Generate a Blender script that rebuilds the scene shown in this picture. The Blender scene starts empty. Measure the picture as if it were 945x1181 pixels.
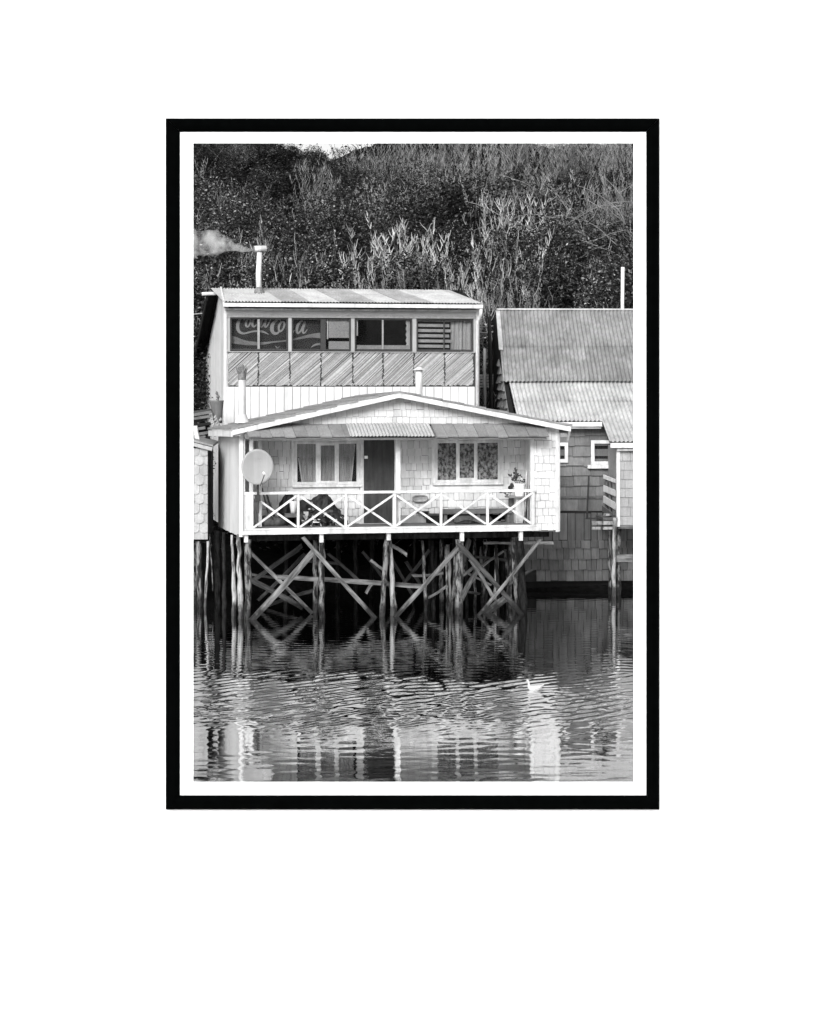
import bpy, math, random
import numpy as np
from mathutils import Vector

random.seed(7)
R = random.Random(11)
COL = bpy.context.scene.collection
SC = bpy.context.scene

# ------------------------------------------------------------------ measuring
H, FPX, CX, HY = 5.73, 2400.0, 472.5, 440.0     # camera height, focal length / centre / horizon in photo pixels
def WX(px, Y): return (px - CX) * Y / FPX
def WZ(py, Y): return H + (HY - py) * Y / FPX

class Frame:
    """local axes of a building: u along its front, v into depth, z up"""
    def __init__(self, px, Y, yaw):
        self.o = (WX(px, Y), Y); self.a = math.radians(yaw)
        self.c, self.s = math.cos(self.a), math.sin(self.a)
    def L(self, px, py, v=0.0):
        dx, dz = (px - CX) / FPX, (HY - py) / FPX
        t = (v + (-self.o[0] * self.s + self.o[1] * self.c)) / (-dx * self.s + self.c)
        x, y = t * dx, t
        return ((x - self.o[0]) * self.c + (y - self.o[1]) * self.s, v, H + t * dz)
    def U(self, px, v=0.0): return self.L(px, HY, v)[0]
    def Z(self, px, py, v=0.0): return self.L(px, py, v)[2]

# ------------------------------------------------------------------ mesh tools
def V3(p): return np.array(p, float)
def unit(v): return v / (np.linalg.norm(v) + 1e-12)

class MB:
    def __init__(self): self.v = []; self.f = []
    def add(self, vs, fs):
        n = len(self.v); self.v += [tuple(float(c) for c in p) for p in vs]
        self.f += [tuple(i + n for i in q) for q in fs]
        return self
    def box(self, a, b):
        x0, x1 = sorted((a[0], b[0])); y0, y1 = sorted((a[1], b[1])); z0, z1 = sorted((a[2], b[2]))
        return self.add([(x0,y0,z0),(x1,y0,z0),(x1,y1,z0),(x0,y1,z0),(x0,y0,z1),(x1,y0,z1),(x1,y1,z1),(x0,y1,z1)],
                        [(0,3,2,1),(4,5,6,7),(0,1,5,4),(1,2,6,5),(2,3,7,6),(3,0,4,7)])
    def bar(self, a, b, w, t, n=(0,1,0), w2=None):
        a, b = V3(a), V3(b); d = unit(b - a); s = np.cross(d, V3(n))
        if np.linalg.norm(s) < 1e-5: s = np.cross(d, V3((1,0,0)))
        s = unit(s); m = np.cross(s, d); vs = []; w2 = w if w2 is None else w2
        for p, ww in ((a, w), (b, w2)):
            vs += [p - s*ww/2 - m*t/2, p + s*ww/2 - m*t/2, p + s*ww/2 + m*t/2, p - s*ww/2 + m*t/2]
        return self.add(vs, [(3,2,1,0),(4,5,6,7),(0,1,5,4),(1,2,6,5),(2,3,7,6),(3,0,4,7)])
    def tube(self, pts, rad, n=6, cap=True):
        P = [V3(p) for p in pts]; vs = []; fs = []
        if not hasattr(rad, '__len__'): rad = [rad] * len(P)
        ref = None
        for i, p in enumerate(P):
            d = unit(P[min(i+1, len(P)-1)] - P[max(i-1, 0)])
            if ref is None: ref = V3((1,0,0)) if abs(d[0]) < .8 else V3((0,1,0))
            s = unit(np.cross(d, ref)); m = np.cross(d, s); ref = np.cross(s, d) * 1.0; ref = unit(np.cross(s, d))
            for k in range(n):
                an = 2 * math.pi * k / n
                vs.append(p + rad[i] * (math.cos(an) * s + math.sin(an) * m))
        for i in range(len(P) - 1):
            for k in range(n):
                q = (k + 1) % n
                fs.append((i*n+k, i*n+q, (i+1)*n+q, (i+1)*n+k))
        if cap:
            fs.append(tuple(range(n))[::-1]); fs.append(tuple((len(P)-1)*n + k for k in range(n)))
        return self.add(vs, fs)
    def slab(self, pts, off):
        """polygon (3D, planar) extruded by the vector off"""
        P = [V3(p) for p in pts]; o = V3(off); n = len(P)
        return self.add(P + [p + o for p in P], [tuple(range(n))[::-1], tuple(range(n, 2*n))] +
                        [(i, (i+1) % n, n + (i+1) % n, n + i) for i in range(n)])
    def build(self, name, mat, parent=None, smooth=False, **kw):
        me = bpy.data.meshes.new(name); me.from_pydata(self.v, [], self.f); me.update()
        if smooth:
            me.polygons.foreach_set('use_smooth', [True] * len(me.polygons))
        me.materials.append(M[mat] if isinstance(mat, str) else mat)
        o = bpy.data.objects.new(name, me); COL.objects.link(o)
        if parent is not None: o.parent = parent
        for k, val in kw.items(): o[k] = val
        return o

def box(a, b): return MB().box(a, b)
def empty(name, loc=(0,0,0), rz=0.0, **kw):
    o = bpy.data.objects.new(name, None); COL.objects.link(o)
    o.location = loc; o.rotation_euler = (0, 0, rz); o.empty_display_size = .3
    for k, v in kw.items(): o[k] = v
    return o
def copy_tree(o, parent=None):
    c = o.copy(); COL.objects.link(c)
    if parent is not None: c.parent = parent
    for ch in list(o.children): copy_tree(ch, c)
    return c

def clip(poly, conv):
    """Sutherland-Hodgman: clip 2D poly to a convex ccw polygon"""
    out = poly
    for i in range(len(conv)):
        a, b = conv[i], conv[(i+1) % len(conv)]
        def side(p): return (b[0]-a[0])*(p[1]-a[1]) - (b[1]-a[1])*(p[0]-a[0])
        inp, out = out, []
        for j in range(len(inp)):
            p, q = inp[j], inp[(j+1) % len(inp)]; sp, sq = side(p), side(q)
            if sp >= 0: out.append(p)
            if sp * sq < 0:
                t = sp / (sp - sq); out.append((p[0]+t*(q[0]-p[0]), p[1]+t*(q[1]-p[1])))
        if len(out) < 3: return []
    return out
def rect(a0, b0, a1, b1): return [(a0,b0),(a1,b0),(a1,b1),(a0,b1)]

def plate(mb, poly, org, U, W, N, off0, offf):
    """2D polygon laid in a plane; its face stands offf(b) proud, its sides go back to off0"""
    org, U, W, N = V3(org), V3(U), V3(W), V3(N); n = len(poly)
    f = [org + a*U + b*W + N*offf(b) for a, b in poly]; k = [org + a*U + b*W + N*off0 for a, b in poly]
    mb.add(f + k, [tuple(range(n))] + [(i, n+i, n+(i+1) % n, (i+1) % n) for i in range(n)])

def shingles(mb, conv, org, U, W, N, w=.17, h=.18, t=.02, jit=.012, rnd=None, scallop=False, gap=.006, holes=()):
    """overlapping wood shingles over a convex region, every shingle a wedge of its own"""
    r = rnd or R
    a0 = min(p[0] for p in conv); a1 = max(p[0] for p in conv); b0 = min(p[1] for p in conv); b1 = max(p[1] for p in conv)
    row = 0; b = b0
    while b < b1:
        a = a0 - r.random() * w if not scallop else a0 - (row % 2) * w / 2
        while a < a1:
            ww = w * (r.uniform(.62, 1.3) if not scallop else 1.0)
            if scallop:
                x0, x1 = a + gap/2, a + ww - gap/2; c = (x0+x1)/2; rr = (x1-x0)/2
                dr = rr * .75; bb = b + r.uniform(-jit, jit)
                p = [(x0, b+h*1.0), (x0, bb)] + [(c - rr*math.cos(th), bb - dr*math.sin(th)) for th in [math.pi*k/7 for k in range(1, 7)]] + [(x1, bb), (x1, b+h*1.0)]
            else:
                j1 = r.uniform(-jit, jit); j2 = j1 + r.uniform(-jit, jit) * .4
                p = [(a+gap/2, b+h), (a+gap/2 + r.uniform(-1,1)*.003, b+j1), (a+ww-gap/2 + r.uniform(-1,1)*.003, b+j2), (a+ww-gap/2, b+h)]
            q = clip(p, conv)
            if len(q) >= 3:
                lo = b - (.08 if scallop else .02); tt = t * r.uniform(.75, 1.25)
                ca = sum(x for x, _ in q)/len(q); cb = sum(y for _, y in q)/len(q)
                if not any(h0[0] < ca < h0[2] and h0[1] < cb < h0[3] for h0 in holes):
                    plate(mb, q, org, U, W, N, -.004, lambda y: .003 + tt * max(0, 1 - (y - lo) / (h * 1.05)))
            a += ww
        b += h; row += 1
    return mb

def corrugated(mb, A, B, Cc, D, sheet=.85, pitch=.076, amp=.011, rows=1, rnd=None, lift=.006, cuts=None, pick=None, slant=0.):
    """A,B lower edge, D,Cc upper edge; sheets are separate overlapping islands"""
    r = rnd or R; A, B, Cc, D = map(V3, (A, B, Cc, D)); Lw = np.linalg.norm(B - A); ns = max(1, round(Lw / sheet)) if cuts is None else len(cuts)-1
    N = unit(np.cross(B - A, D - A))
    for rw in range(rows):
        for s in range(ns):
            if pick is not None and s not in pick: continue
            s0, s1 = (s/ns, (s+1)/ns + .02/ns) if cuts is None else (cuts[s], cuts[s+1]); t0 = max(0, rw/rows - (.03 if rw else 0)); t1 = min(1, (rw+1)/rows)
            nc = max(6, int((s1-s0)*Lw/pitch*6)); vs = []; fs = []
            dz = lift * (s % 2) + lift * 4.5 * rw; jl = r.uniform(-.012, .012)
            for k in range(nc + 1):
                f0_ = s0 + (s1-s0)*k/nc
                for t in (t0, (t0+t1)/2, t1):
                    f = f0_ + (slant*t if 0 < f0_ < 1 else 0); wv = amp * math.sin(2*math.pi*f*Lw/pitch)
                    p = (A + (B-A)*f) * (1-t) + (D + (Cc-D)*f) * t
                    e = (D - A) / np.linalg.norm(D - A) * (jl if t == t0 else 0)
                    vs.append(p + N*(wv + dz) + e)
            for k in range(nc):
                for j in (0, 1): fs.append((3*k+j, 3*k+3+j, 3*k+4+j, 3*k+1+j))
            mb.add(vs, fs)
    return mb

# ------------------------------------------------------------------ materials (all neutral: the print is black and white)
M = {}
def mat(name, g, rough=.8, isl=0., nz=None, nz2=None, streak=None, spec=.3, mott=None, bump=None, metal=0., tint=None, wet=False):
    m = bpy.data.materials.new(name); m.use_nodes = True; nt = m.node_tree; nd, lk = nt.nodes, nt.links
    bs = nd['Principled BSDF']; bs.inputs['Roughness'].default_value = rough
    bs.inputs['Specular IOR Level'].default_value = spec; bs.inputs['Metallic'].default_value = metal
    def math_(op, a, b=None, cl=False):
        n = nd.new('ShaderNodeMath'); n.operation = op; n.use_clamp = cl
        for i, x in enumerate((a, b)):
            if x is None: continue
            if isinstance(x, (int, float)): n.inputs[i].default_value = x
            else: lk.new(x, n.inputs[i])
        return n.outputs[0]
    def mapr(x, a, b, c, d):
        n = nd.new('ShaderNodeMapRange'); lk.new(x, n.inputs[0])
        for i, q in enumerate((a, b, c, d)): n.inputs[i+1].default_value = q
        return n.outputs[0]
    tc = nd.new('ShaderNodeTexCoord')
    def noise(scale, detail=4, st=(1,1,1), rg=.6):
        mp = nd.new('ShaderNodeMapping'); mp.inputs['Scale'].default_value = st; lk.new(tc.outputs['Object'], mp.inputs[0])
        n = nd.new('ShaderNodeTexNoise'); n.inputs['Scale'].default_value = scale; n.inputs['Detail'].default_value = detail
        n.inputs['Roughness'].default_value = rg; lk.new(mp.outputs[0], n.inputs['Vector']); return n.outputs['Fac']
    val = None
    def mul(x):
        nonlocal val
        val = x if val is None else math_('MULTIPLY', val, x)
    if isl:
        ge = nd.new('ShaderNodeNewGeometry'); mul(mapr(ge.outputs['Random Per Island'], 0, 1, 1-isl, 1+isl) if isl < .8 else math_('ADD', math_('MULTIPLY', math_('POWER', ge.outputs['Random Per Island'], 7), 8*isl), .22))
    for q in (nz, nz2):
        if q: mul(mapr(noise(q[0], 5, q[2] if len(q) > 2 else (1,1,1)), .28, .72, 1-q[1], 1+q[1]*.7))
    if streak: mul(mapr(noise(streak[0], 4, (1,1,.06)), .35, .68, 1+streak[1]*.3, 1-streak[1]))
    if mott: mul(mapr(noise(mott[0], 6, mott[2], .65), mott[3], mott[4], mott[1], 1.0))
    if wet:
        sx = nd.new('ShaderNodeSeparateXYZ'); gp = nd.new('ShaderNodeNewGeometry'); lk.new(gp.outputs['Position'], sx.inputs[0])
        zz = math_('ADD', sx.outputs[2], math_('MULTIPLY', noise(7, 3), .5)); mul(mapr(zz, .42, .66, .16, 1))
    if val is None: bs.inputs['Base Color'].default_value = (g, g, g, 1)
    else:
        v = math_('MINIMUM', math_('MULTIPLY', val, g), .86)
        if tint:
            cc = nd.new('ShaderNodeCombineColor')
            for i in range(3): lk.new(math_('MULTIPLY', v, tint[i]), cc.inputs[i])
            v = cc.outputs[0]
        lk.new(v, bs.inputs['Base Color'])
    if tint and val is None: bs.inputs['Base Color'].default_value = tuple(g*c for c in tint) + (1,)
    if bump:
        b = nd.new('ShaderNodeBump'); b.inputs['Strength'].default_value = bump[1]; b.inputs['Distance'].default_value = .02
        lk.new(noise(bump[0], 6, bump[2] if len(bump) > 2 else (1,1,1)), b.inputs['Height']); lk.new(b.outputs[0], bs.inputs['Normal'])
    M[name] = m; return m

mat('plaster', .90, .9, nz=(3, .01), bump=(60, .03))
mat('mat_board', .90, .9, nz=(40, .008), tint=(.985, 1, 1))
mat('frame_black', .0012, .7, spec=.0, nz=(9, .3), tint=(.85, 1, 1))
mat('frame_edge', .10, .7, nz=(20, .2))
mat('white_shingle', .49, .85, isl=.10, nz=(1.3, .12), nz2=(22, .10, (1,1,.3)), streak=(2.2, .16), bump=(40, .35, (1,1,.15)))
mat('white_paint', .56, .65, nz=(3, .14), nz2=(14, .20, (1,1,.5)), streak=(5, .30), bump=(50, .15))
mat('white_board', .56, .65, isl=.05, nz=(2, .10), streak=(5, .22), bump=(30, .1))
mat('pale_panel', .50, .8, nz=(1.1, .14), nz2=(18, .05), streak=(2.0, .15))
mat('grey_shingle', .125, .9, isl=.22, nz=(1.5, .2), nz2=(24, .16, (1,1,.25)), streak=(3, .3), bump=(40, .5, (1,1,.15)))
mat('hut_shingle', .28, .88, isl=.12, nz=(1.5, .14), nz2=(24, .12, (1,1,.25)), streak=(3, .2), bump=(40, .4, (1,1,.15)))
mat('scallop_shingle', .28, .9, isl=.14, nz=(2, .18), nz2=(24, .16, (1,1,.3)), streak=(3, .25), bump=(40, .4))
mat('grey_board', .115, .9, isl=.25, nz=(2, .2), nz2=(14, .25, (1,1,.08)), bump=(20, .6, (1,1,.08)))
mat('awning_board', .165, .85, isl=.16, nz=(3, .2), nz2=(25, .2, (1,.2,1)), bump=(30, .4, (1,.15,1)))
mat('awning_sheet', .30, .6, isl=.08, nz=(4, .2), nz2=(14, .15))
mat('roof_felt', .19, .85, isl=.15, nz=(2.5, .3), nz2=(20, .2), bump=(25, .4))
mat('zinc_bright', .36, .55, isl=.08, streak=(3, .2), nz=(2.2, .18), nz2=(12, .16), spec=.4)
mat('zinc_dark', .21, .6, isl=.10, streak=(7, .30), nz=(1.6, .30), nz2=(9, .18, (1,.35,.35)), spec=.4)  # darker zinc tone than zinc_pale
mat('zinc_pale', .36, .55, isl=.10, streak=(7, .25), nz=(1.8, .22), nz2=(9, .12, (1,.35,.35)), spec=.4)
mat('lath', .30, .9, isl=.28, nz=(3, .15), nz2=(25, .2), bump=(30, .4))
mat('grey_gap', .10, .95, nz=(8, .2))
mat('zinc_grey', .25, .55, isl=.12, streak=(3, .25), nz=(2.2, .25), nz2=(12, .2), spec=.4)
mat('dark_gap', .02, .95, nz=(8, .3))
mat('black_board', .012, .9, nz=(6, .3), spec=.1)
mat('frame_dark', .03, .6, nz=(20, .3))
mat('frame_grey', .22, .7, nz=(18, .25), nz2=(3, .15))
mat('soffit', .34, .8, nz=(1.2, .15), nz2=(10, .08))
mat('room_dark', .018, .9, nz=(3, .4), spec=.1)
mat('door_wood', .038, .55, nz=(2.2, .35), nz2=(9, .35, (1,1,.12)), streak=(7, .4), bump=(16, .3, (1,1,.08)))
mat('brass', .5, .4, nz=(30, .1), metal=.6)
mat('dark_metal', .03, .5, nz=(20, .3))
mat('curtain', .29, .9, nz=(2.5, .2), nz2=(30, .15), streak=(16, .35))
mat('lace', .34, .9, mott=(13, .16, (1, 1, .8), .42, .58), streak=(20, .25))
mat('curtain_hem', .42, .9, nz=(10, .2))
mat('pile_wood', .17, .9, wet=True, mott=(6.5, .05, (1.6, 1.6, .5), .44, .58), nz2=(26, .3, (1,1,.2)), bump=(16, .8, (1,1,.2)))
mat('pile_pale', .32, .9, wet=True, mott=(6, .15, (1.6, 1.6, .35), .38, .54), nz2=(26, .25, (1,1,.15)), bump=(16, .7, (1,1,.15)))
mat('pile_dark', .02, .9, spec=.05, mott=(6, .3, (1.5, 1.5, .5), .42, .60), nz2=(20, .3), bump=(16, .8, (1,1,.2)))  # darkest pile tone; under-house shade put into it for back piles and floors
mat('brace_wood', .17, .9, wet=True, isl=.2, mott=(3.2, .18, (.5, 1, 3), .36, .62), nz2=(26, .45, (.06, 1, 1)), nz=(1.7, .35), bump=(26, .6, (.08, 1, 1)))
mat('brace_dim', .055, .9, wet=True, isl=.3, mott=(3.2, .25, (.5, 1, 3), .36, .62), nz2=(26, .45, (.06, 1, 1)), bump=(26, .6, (.08, 1, 1)))  # dim copy of brace_wood: shade under the house put into its colour
mat('mud', .015, .95, spec=.02, nz=(2, .4), nz2=(11, .4), bump=(6, .8))
mat('hill_soil', .010, .95, spec=.02, nz=(.8, .4), nz2=(7, .5), bump=(5, 1))
mat('dish_grey', .235, .6, nz=(2.5, .06), streak=(9, .12))
mat('dish_mark', .28, .6, nz=(30, .3))
mat('pipe_zinc', .52, .45, nz=(3, .2), streak=(8, .35), spec=.5)
mat('pipe_sooty', .16, .8, nz=(9, .5), nz2=(24, .4))
mat('sack_black', .016, .5, nz=(9, .8), nz2=(26, .6), bump=(13, 1.0), spec=.35)
mat('oddment', .075, .7, isl=.9, nz=(9, .4))
mat('sack_grey', .085, .9, nz=(6, .35), nz2=(22, .25), bump=(14, .5))
mat('bench_wood', .13, .85, isl=.2, nz=(4, .3), nz2=(22, .25, (.1,1,1)), bump=(20, .4))
mat('wood_stick', .10, .85, isl=.3, nz=(8, .3))
mat('stick_pale', .45, .8, isl=.2, nz=(8, .25))
mat('plastic_white', .78, .5, nz=(6, .05), streak=(8, .1))
mat('leaf_plant', .05, .6, isl=.5, nz=(8, .2))
mat('petal', .6, .6, isl=.2, nz=(8, .1))
mat('sign_black', .014, .5, nz=(5, .2))
mat('sign_letter', .20, .6, nz=(5, .12), nz2=(25, .1))
mat('sign_band', .15, .6, nz=(2.2, .45))
mat('feather', .52, .75, nz=(20, .10), nz2=(60, .1), bump=(60, .4))
mat('beak', .15, .5, nz=(30, .2))
mat('leaf_dark', .018, .6, isl=.85, nz=(.5, .5), spec=.12)
mat('leaf_pale', .075, .6, isl=.85, nz=(.5, .4), spec=.15)
mat('leaf_mid', .044, .6, isl=.85, nz=(.5, .5), spec=.15)
mat('litter', .015, .85, isl=.9, spec=.05, nz=(.45, .6))
mat('stem_pale', .20, .85, isl=.45, nz=(1.2, .3))
mat('twig_pale', .36, .85, isl=.75, nz=(.7, .35))
mat('stem_grey', .10, .85, isl=.4, nz=(1.2, .3))
mat('twig_grey', .18, .85, isl=.75, nz=(.7, .35))
mat('twig_brown', .04, .85, isl=.5, nz=(.7, .35))
mat('bark_grey', .17, .9, isl=.3, nz=(4, .35), bump=(12, .6))
mat('wire', .32, .6, nz=(9, .2))

def glass(name, refl):
    m = bpy.data.materials.new(name); m.use_nodes = True; nt = m.node_tree; nd, lk = nt.nodes, nt.links
    nd.remove(nd['Principled BSDF']); out = nd['Material Output']
    tr = nd.new('ShaderNodeBsdfTransparent'); gl = nd.new('ShaderNodeBsdfGlossy'); gl.inputs['Roughness'].default_value = .03
    tr.inputs[0].default_value = (.93, .93, .93, 1)
    fr = nd.new('ShaderNodeFresnel'); fr.inputs[0].default_value = 1.45
    ns = nd.new('ShaderNodeTexNoise'); ns.inputs['Scale'].default_value = 1.3
    bp = nd.new('ShaderNodeBump'); bp.inputs['Strength'].default_value = .05; lk.new(ns.outputs['Fac'], bp.inputs['Height'])
    mu = nd.new('ShaderNodeMath'); mu.operation = 'MULTIPLY'; mu.inputs[1].default_value = refl; lk.new(fr.outputs[0], mu.inputs[0])
    mx = nd.new('ShaderNodeMixShader'); lk.new(mu.outputs[0], mx.inputs[0]); lk.new(tr.outputs[0], mx.inputs[1]); lk.new(gl.outputs[0], mx.inputs[2])
    lk.new(mx.outputs[0], out.inputs[0]); M[name] = m
glass('glass', .45)

# ------------------------------------------------------------------ camera, sky, sun
cam = bpy.data.cameras.new('camera'); co = bpy.data.objects.new('camera', cam); COL.objects.link(co)
cam.sensor_fit = 'HORIZONTAL'; cam.sensor_width = 36; cam.lens = 36 * FPX / 945
cam.shift_y = -(590.5 - HY) / 945; cam.clip_end = 2000; cam.clip_start = .5
co.location = (0, 0, H); co.rotation_euler = (math.pi/2, 0, 0); SC.camera = co

SUN_EL, SUN_AZ = math.radians(31), math.radians(197)      # azimuth clockwise from +Y: behind the viewer, a little to the left
W = bpy.data.worlds.new('World'); SC.world = W; W.use_nodes = True
nt = W.node_tree; bg = nt.nodes['Background']
sky = nt.nodes.new('ShaderNodeTexSky'); sky.sky_type = 'NISHITA'; sky.sun_disc = False
sky.sun_elevation = SUN_EL; sky.sun_rotation = SUN_AZ; sky.dust_density = 4; sky.air_density = 1.4
bw = nt.nodes.new('ShaderNodeRGBToBW')
nt.links.new(sky.outputs[0], bw.inputs[0]); nt.links.new(bw.outputs[0], bg.inputs[0]); bg.inputs[1].default_value = .09
sl = bpy.data.lights.new('sun', 'SUN'); sl.energy = 1.5; sl.angle = math.radians(25); sl.color = (1, 1, 1)
so = bpy.data.objects.new('sun', sl); COL.objects.link(so)
dirv = Vector((math.sin(SUN_AZ)*math.cos(SUN_EL), math.cos(SUN_AZ)*math.cos(SUN_EL), math.sin(SUN_EL)))
so.rotation_euler = dirv.to_track_quat('Z', 'Y').to_euler(); so.location = (0, 0, 30)
vs_ = SC.view_settings; vs_.view_transform = 'Standard'; vs_.look = 'None'; vs_.gamma = 1; vs_.use_curve_mapping = False
SC.display_settings.display_device = 'sRGB'; vs_.exposure = 1.45
SC.cycles.max_bounces = 8; SC.cycles.volume_bounces = 4; SC.cycles.transparent_max_bounces = 12

# ------------------------------------------------------------------ white wall and the picture frame hung round its opening
YF, YM = 27.935, 27.982
def fx(px): return WX(px, YF)
def fz(py): return WZ(py, YF)
mx0, mx1, mz0, mz1 = WX(223, YM), WX(731, YM), WZ(902, YM), WZ(165, YM)
hx0, hx1, hz0, hz1 = mx0-.08, mx1+.08, mz0-.08, mz1+.08
wl = MB()
wl.box((-10, 28, hz1), (10, 28.25, 12.2)).box((-10, 28, -7), (10, 28.25, hz0))
wl.box((-10, 28, hz0), (hx0, 28.25, hz1)).box((hx1, 28, hz0), (10, 28.25, hz1))
wl.build('gallery_wall', 'plaster', label='plain white wall all round the black picture frame', category='wall')
fr = empty('picture_frame', ((mx0+mx1)/2, 28, fz(933)), label='black picture frame with white mat hung on the plain white wall', category='picture frame')
fo = np.array([(mx0+mx1)/2, 28, fz(933)])
ox0, ox1, oz0, oz1 = fx(191.5), fx(760.5), fz(933.5), fz(136.5)
ix0, ix1, iz0, iz1 = fx(207), fx(746), fz(918), fz(151)
def moulding(o1, o2, i1, i2):
    # profile runs outer back -> outer front -> crown -> inner front -> inner back, mitred at both ends
    mb = MB(); vs = []
    for (O, I) in ((o1, i1), (o2, i2)):
        O, I = np.array(O), np.array(I)
        for f, y in ((0, 27.998), (0, YF+.006), (.04, YF), (.62, YF), (.86, YF+.012), (1, YF+.025), (1, 27.980)):
            p = O + (I-O)*f; vs.append((p[0]-fo[0], y-fo[1], p[1]-fo[2]))
    n = 7; fs = [(k, (k+1) % n, n+(k+1) % n, n+k) for k in range(n)] + [tuple(range(n)), tuple(range(2*n-1, n-1, -1))]
    return mb.add(vs, fs)
g = .0012
moulding((ox0+g, oz1), (ox1-g, oz1), (ix0+g, iz1), (ix1-g, iz1)).build('frame_rail', 'frame_black', fr)
moulding((ox1-g, oz0), (ox0+g, oz0), (ix1-g, iz0), (ix0+g, iz0)).build('frame_rail', 'frame_black', fr)
moulding((ox0, oz0+g), (ox0, oz1-g), (ix0, iz0+g), (ix0, iz1-g)).build('frame_stile', 'frame_black', fr)
moulding((ox1, oz1-g), (ox1, oz0+g), (ix1, iz1-g), (ix1, iz0+g)).build('frame_stile', 'frame_black', fr)
def ring(x0, x1, z0, z1, X0, X1, Z0, Z1, y0, y1):
    mb = MB(); f = fo
    def q(x, y, z): return (x-f[0], y-f[1], z-f[2])
    for a, b in (((X0, Z1), (X1, z1)), ((X0, z0), (X1, Z0)), ((X0, z1), (x0, z0)), ((x1, z1), (X1, z0))):
        mb.box(q(a[0], y0, a[1]), q(b[0], y1, b[1]))
    return mb
mt = ring(mx0, mx1, mz0, mz1, ix0-.06, ix1+.06, iz0-.06, iz1+.06, YM, 27.994)
mt.build('mat', 'mat_board', fr)
b_ = .010
ring(ox0+.03, ox1-.03, oz0+.03, oz1-.03, ox0-b_, ox1+b_, oz0-b_, oz1+b_, 27.975, 27.999).build('edge_highlight', 'frame_edge', fr)  # added grey lip; the outer edge's highlight line is put into its colour

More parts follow.
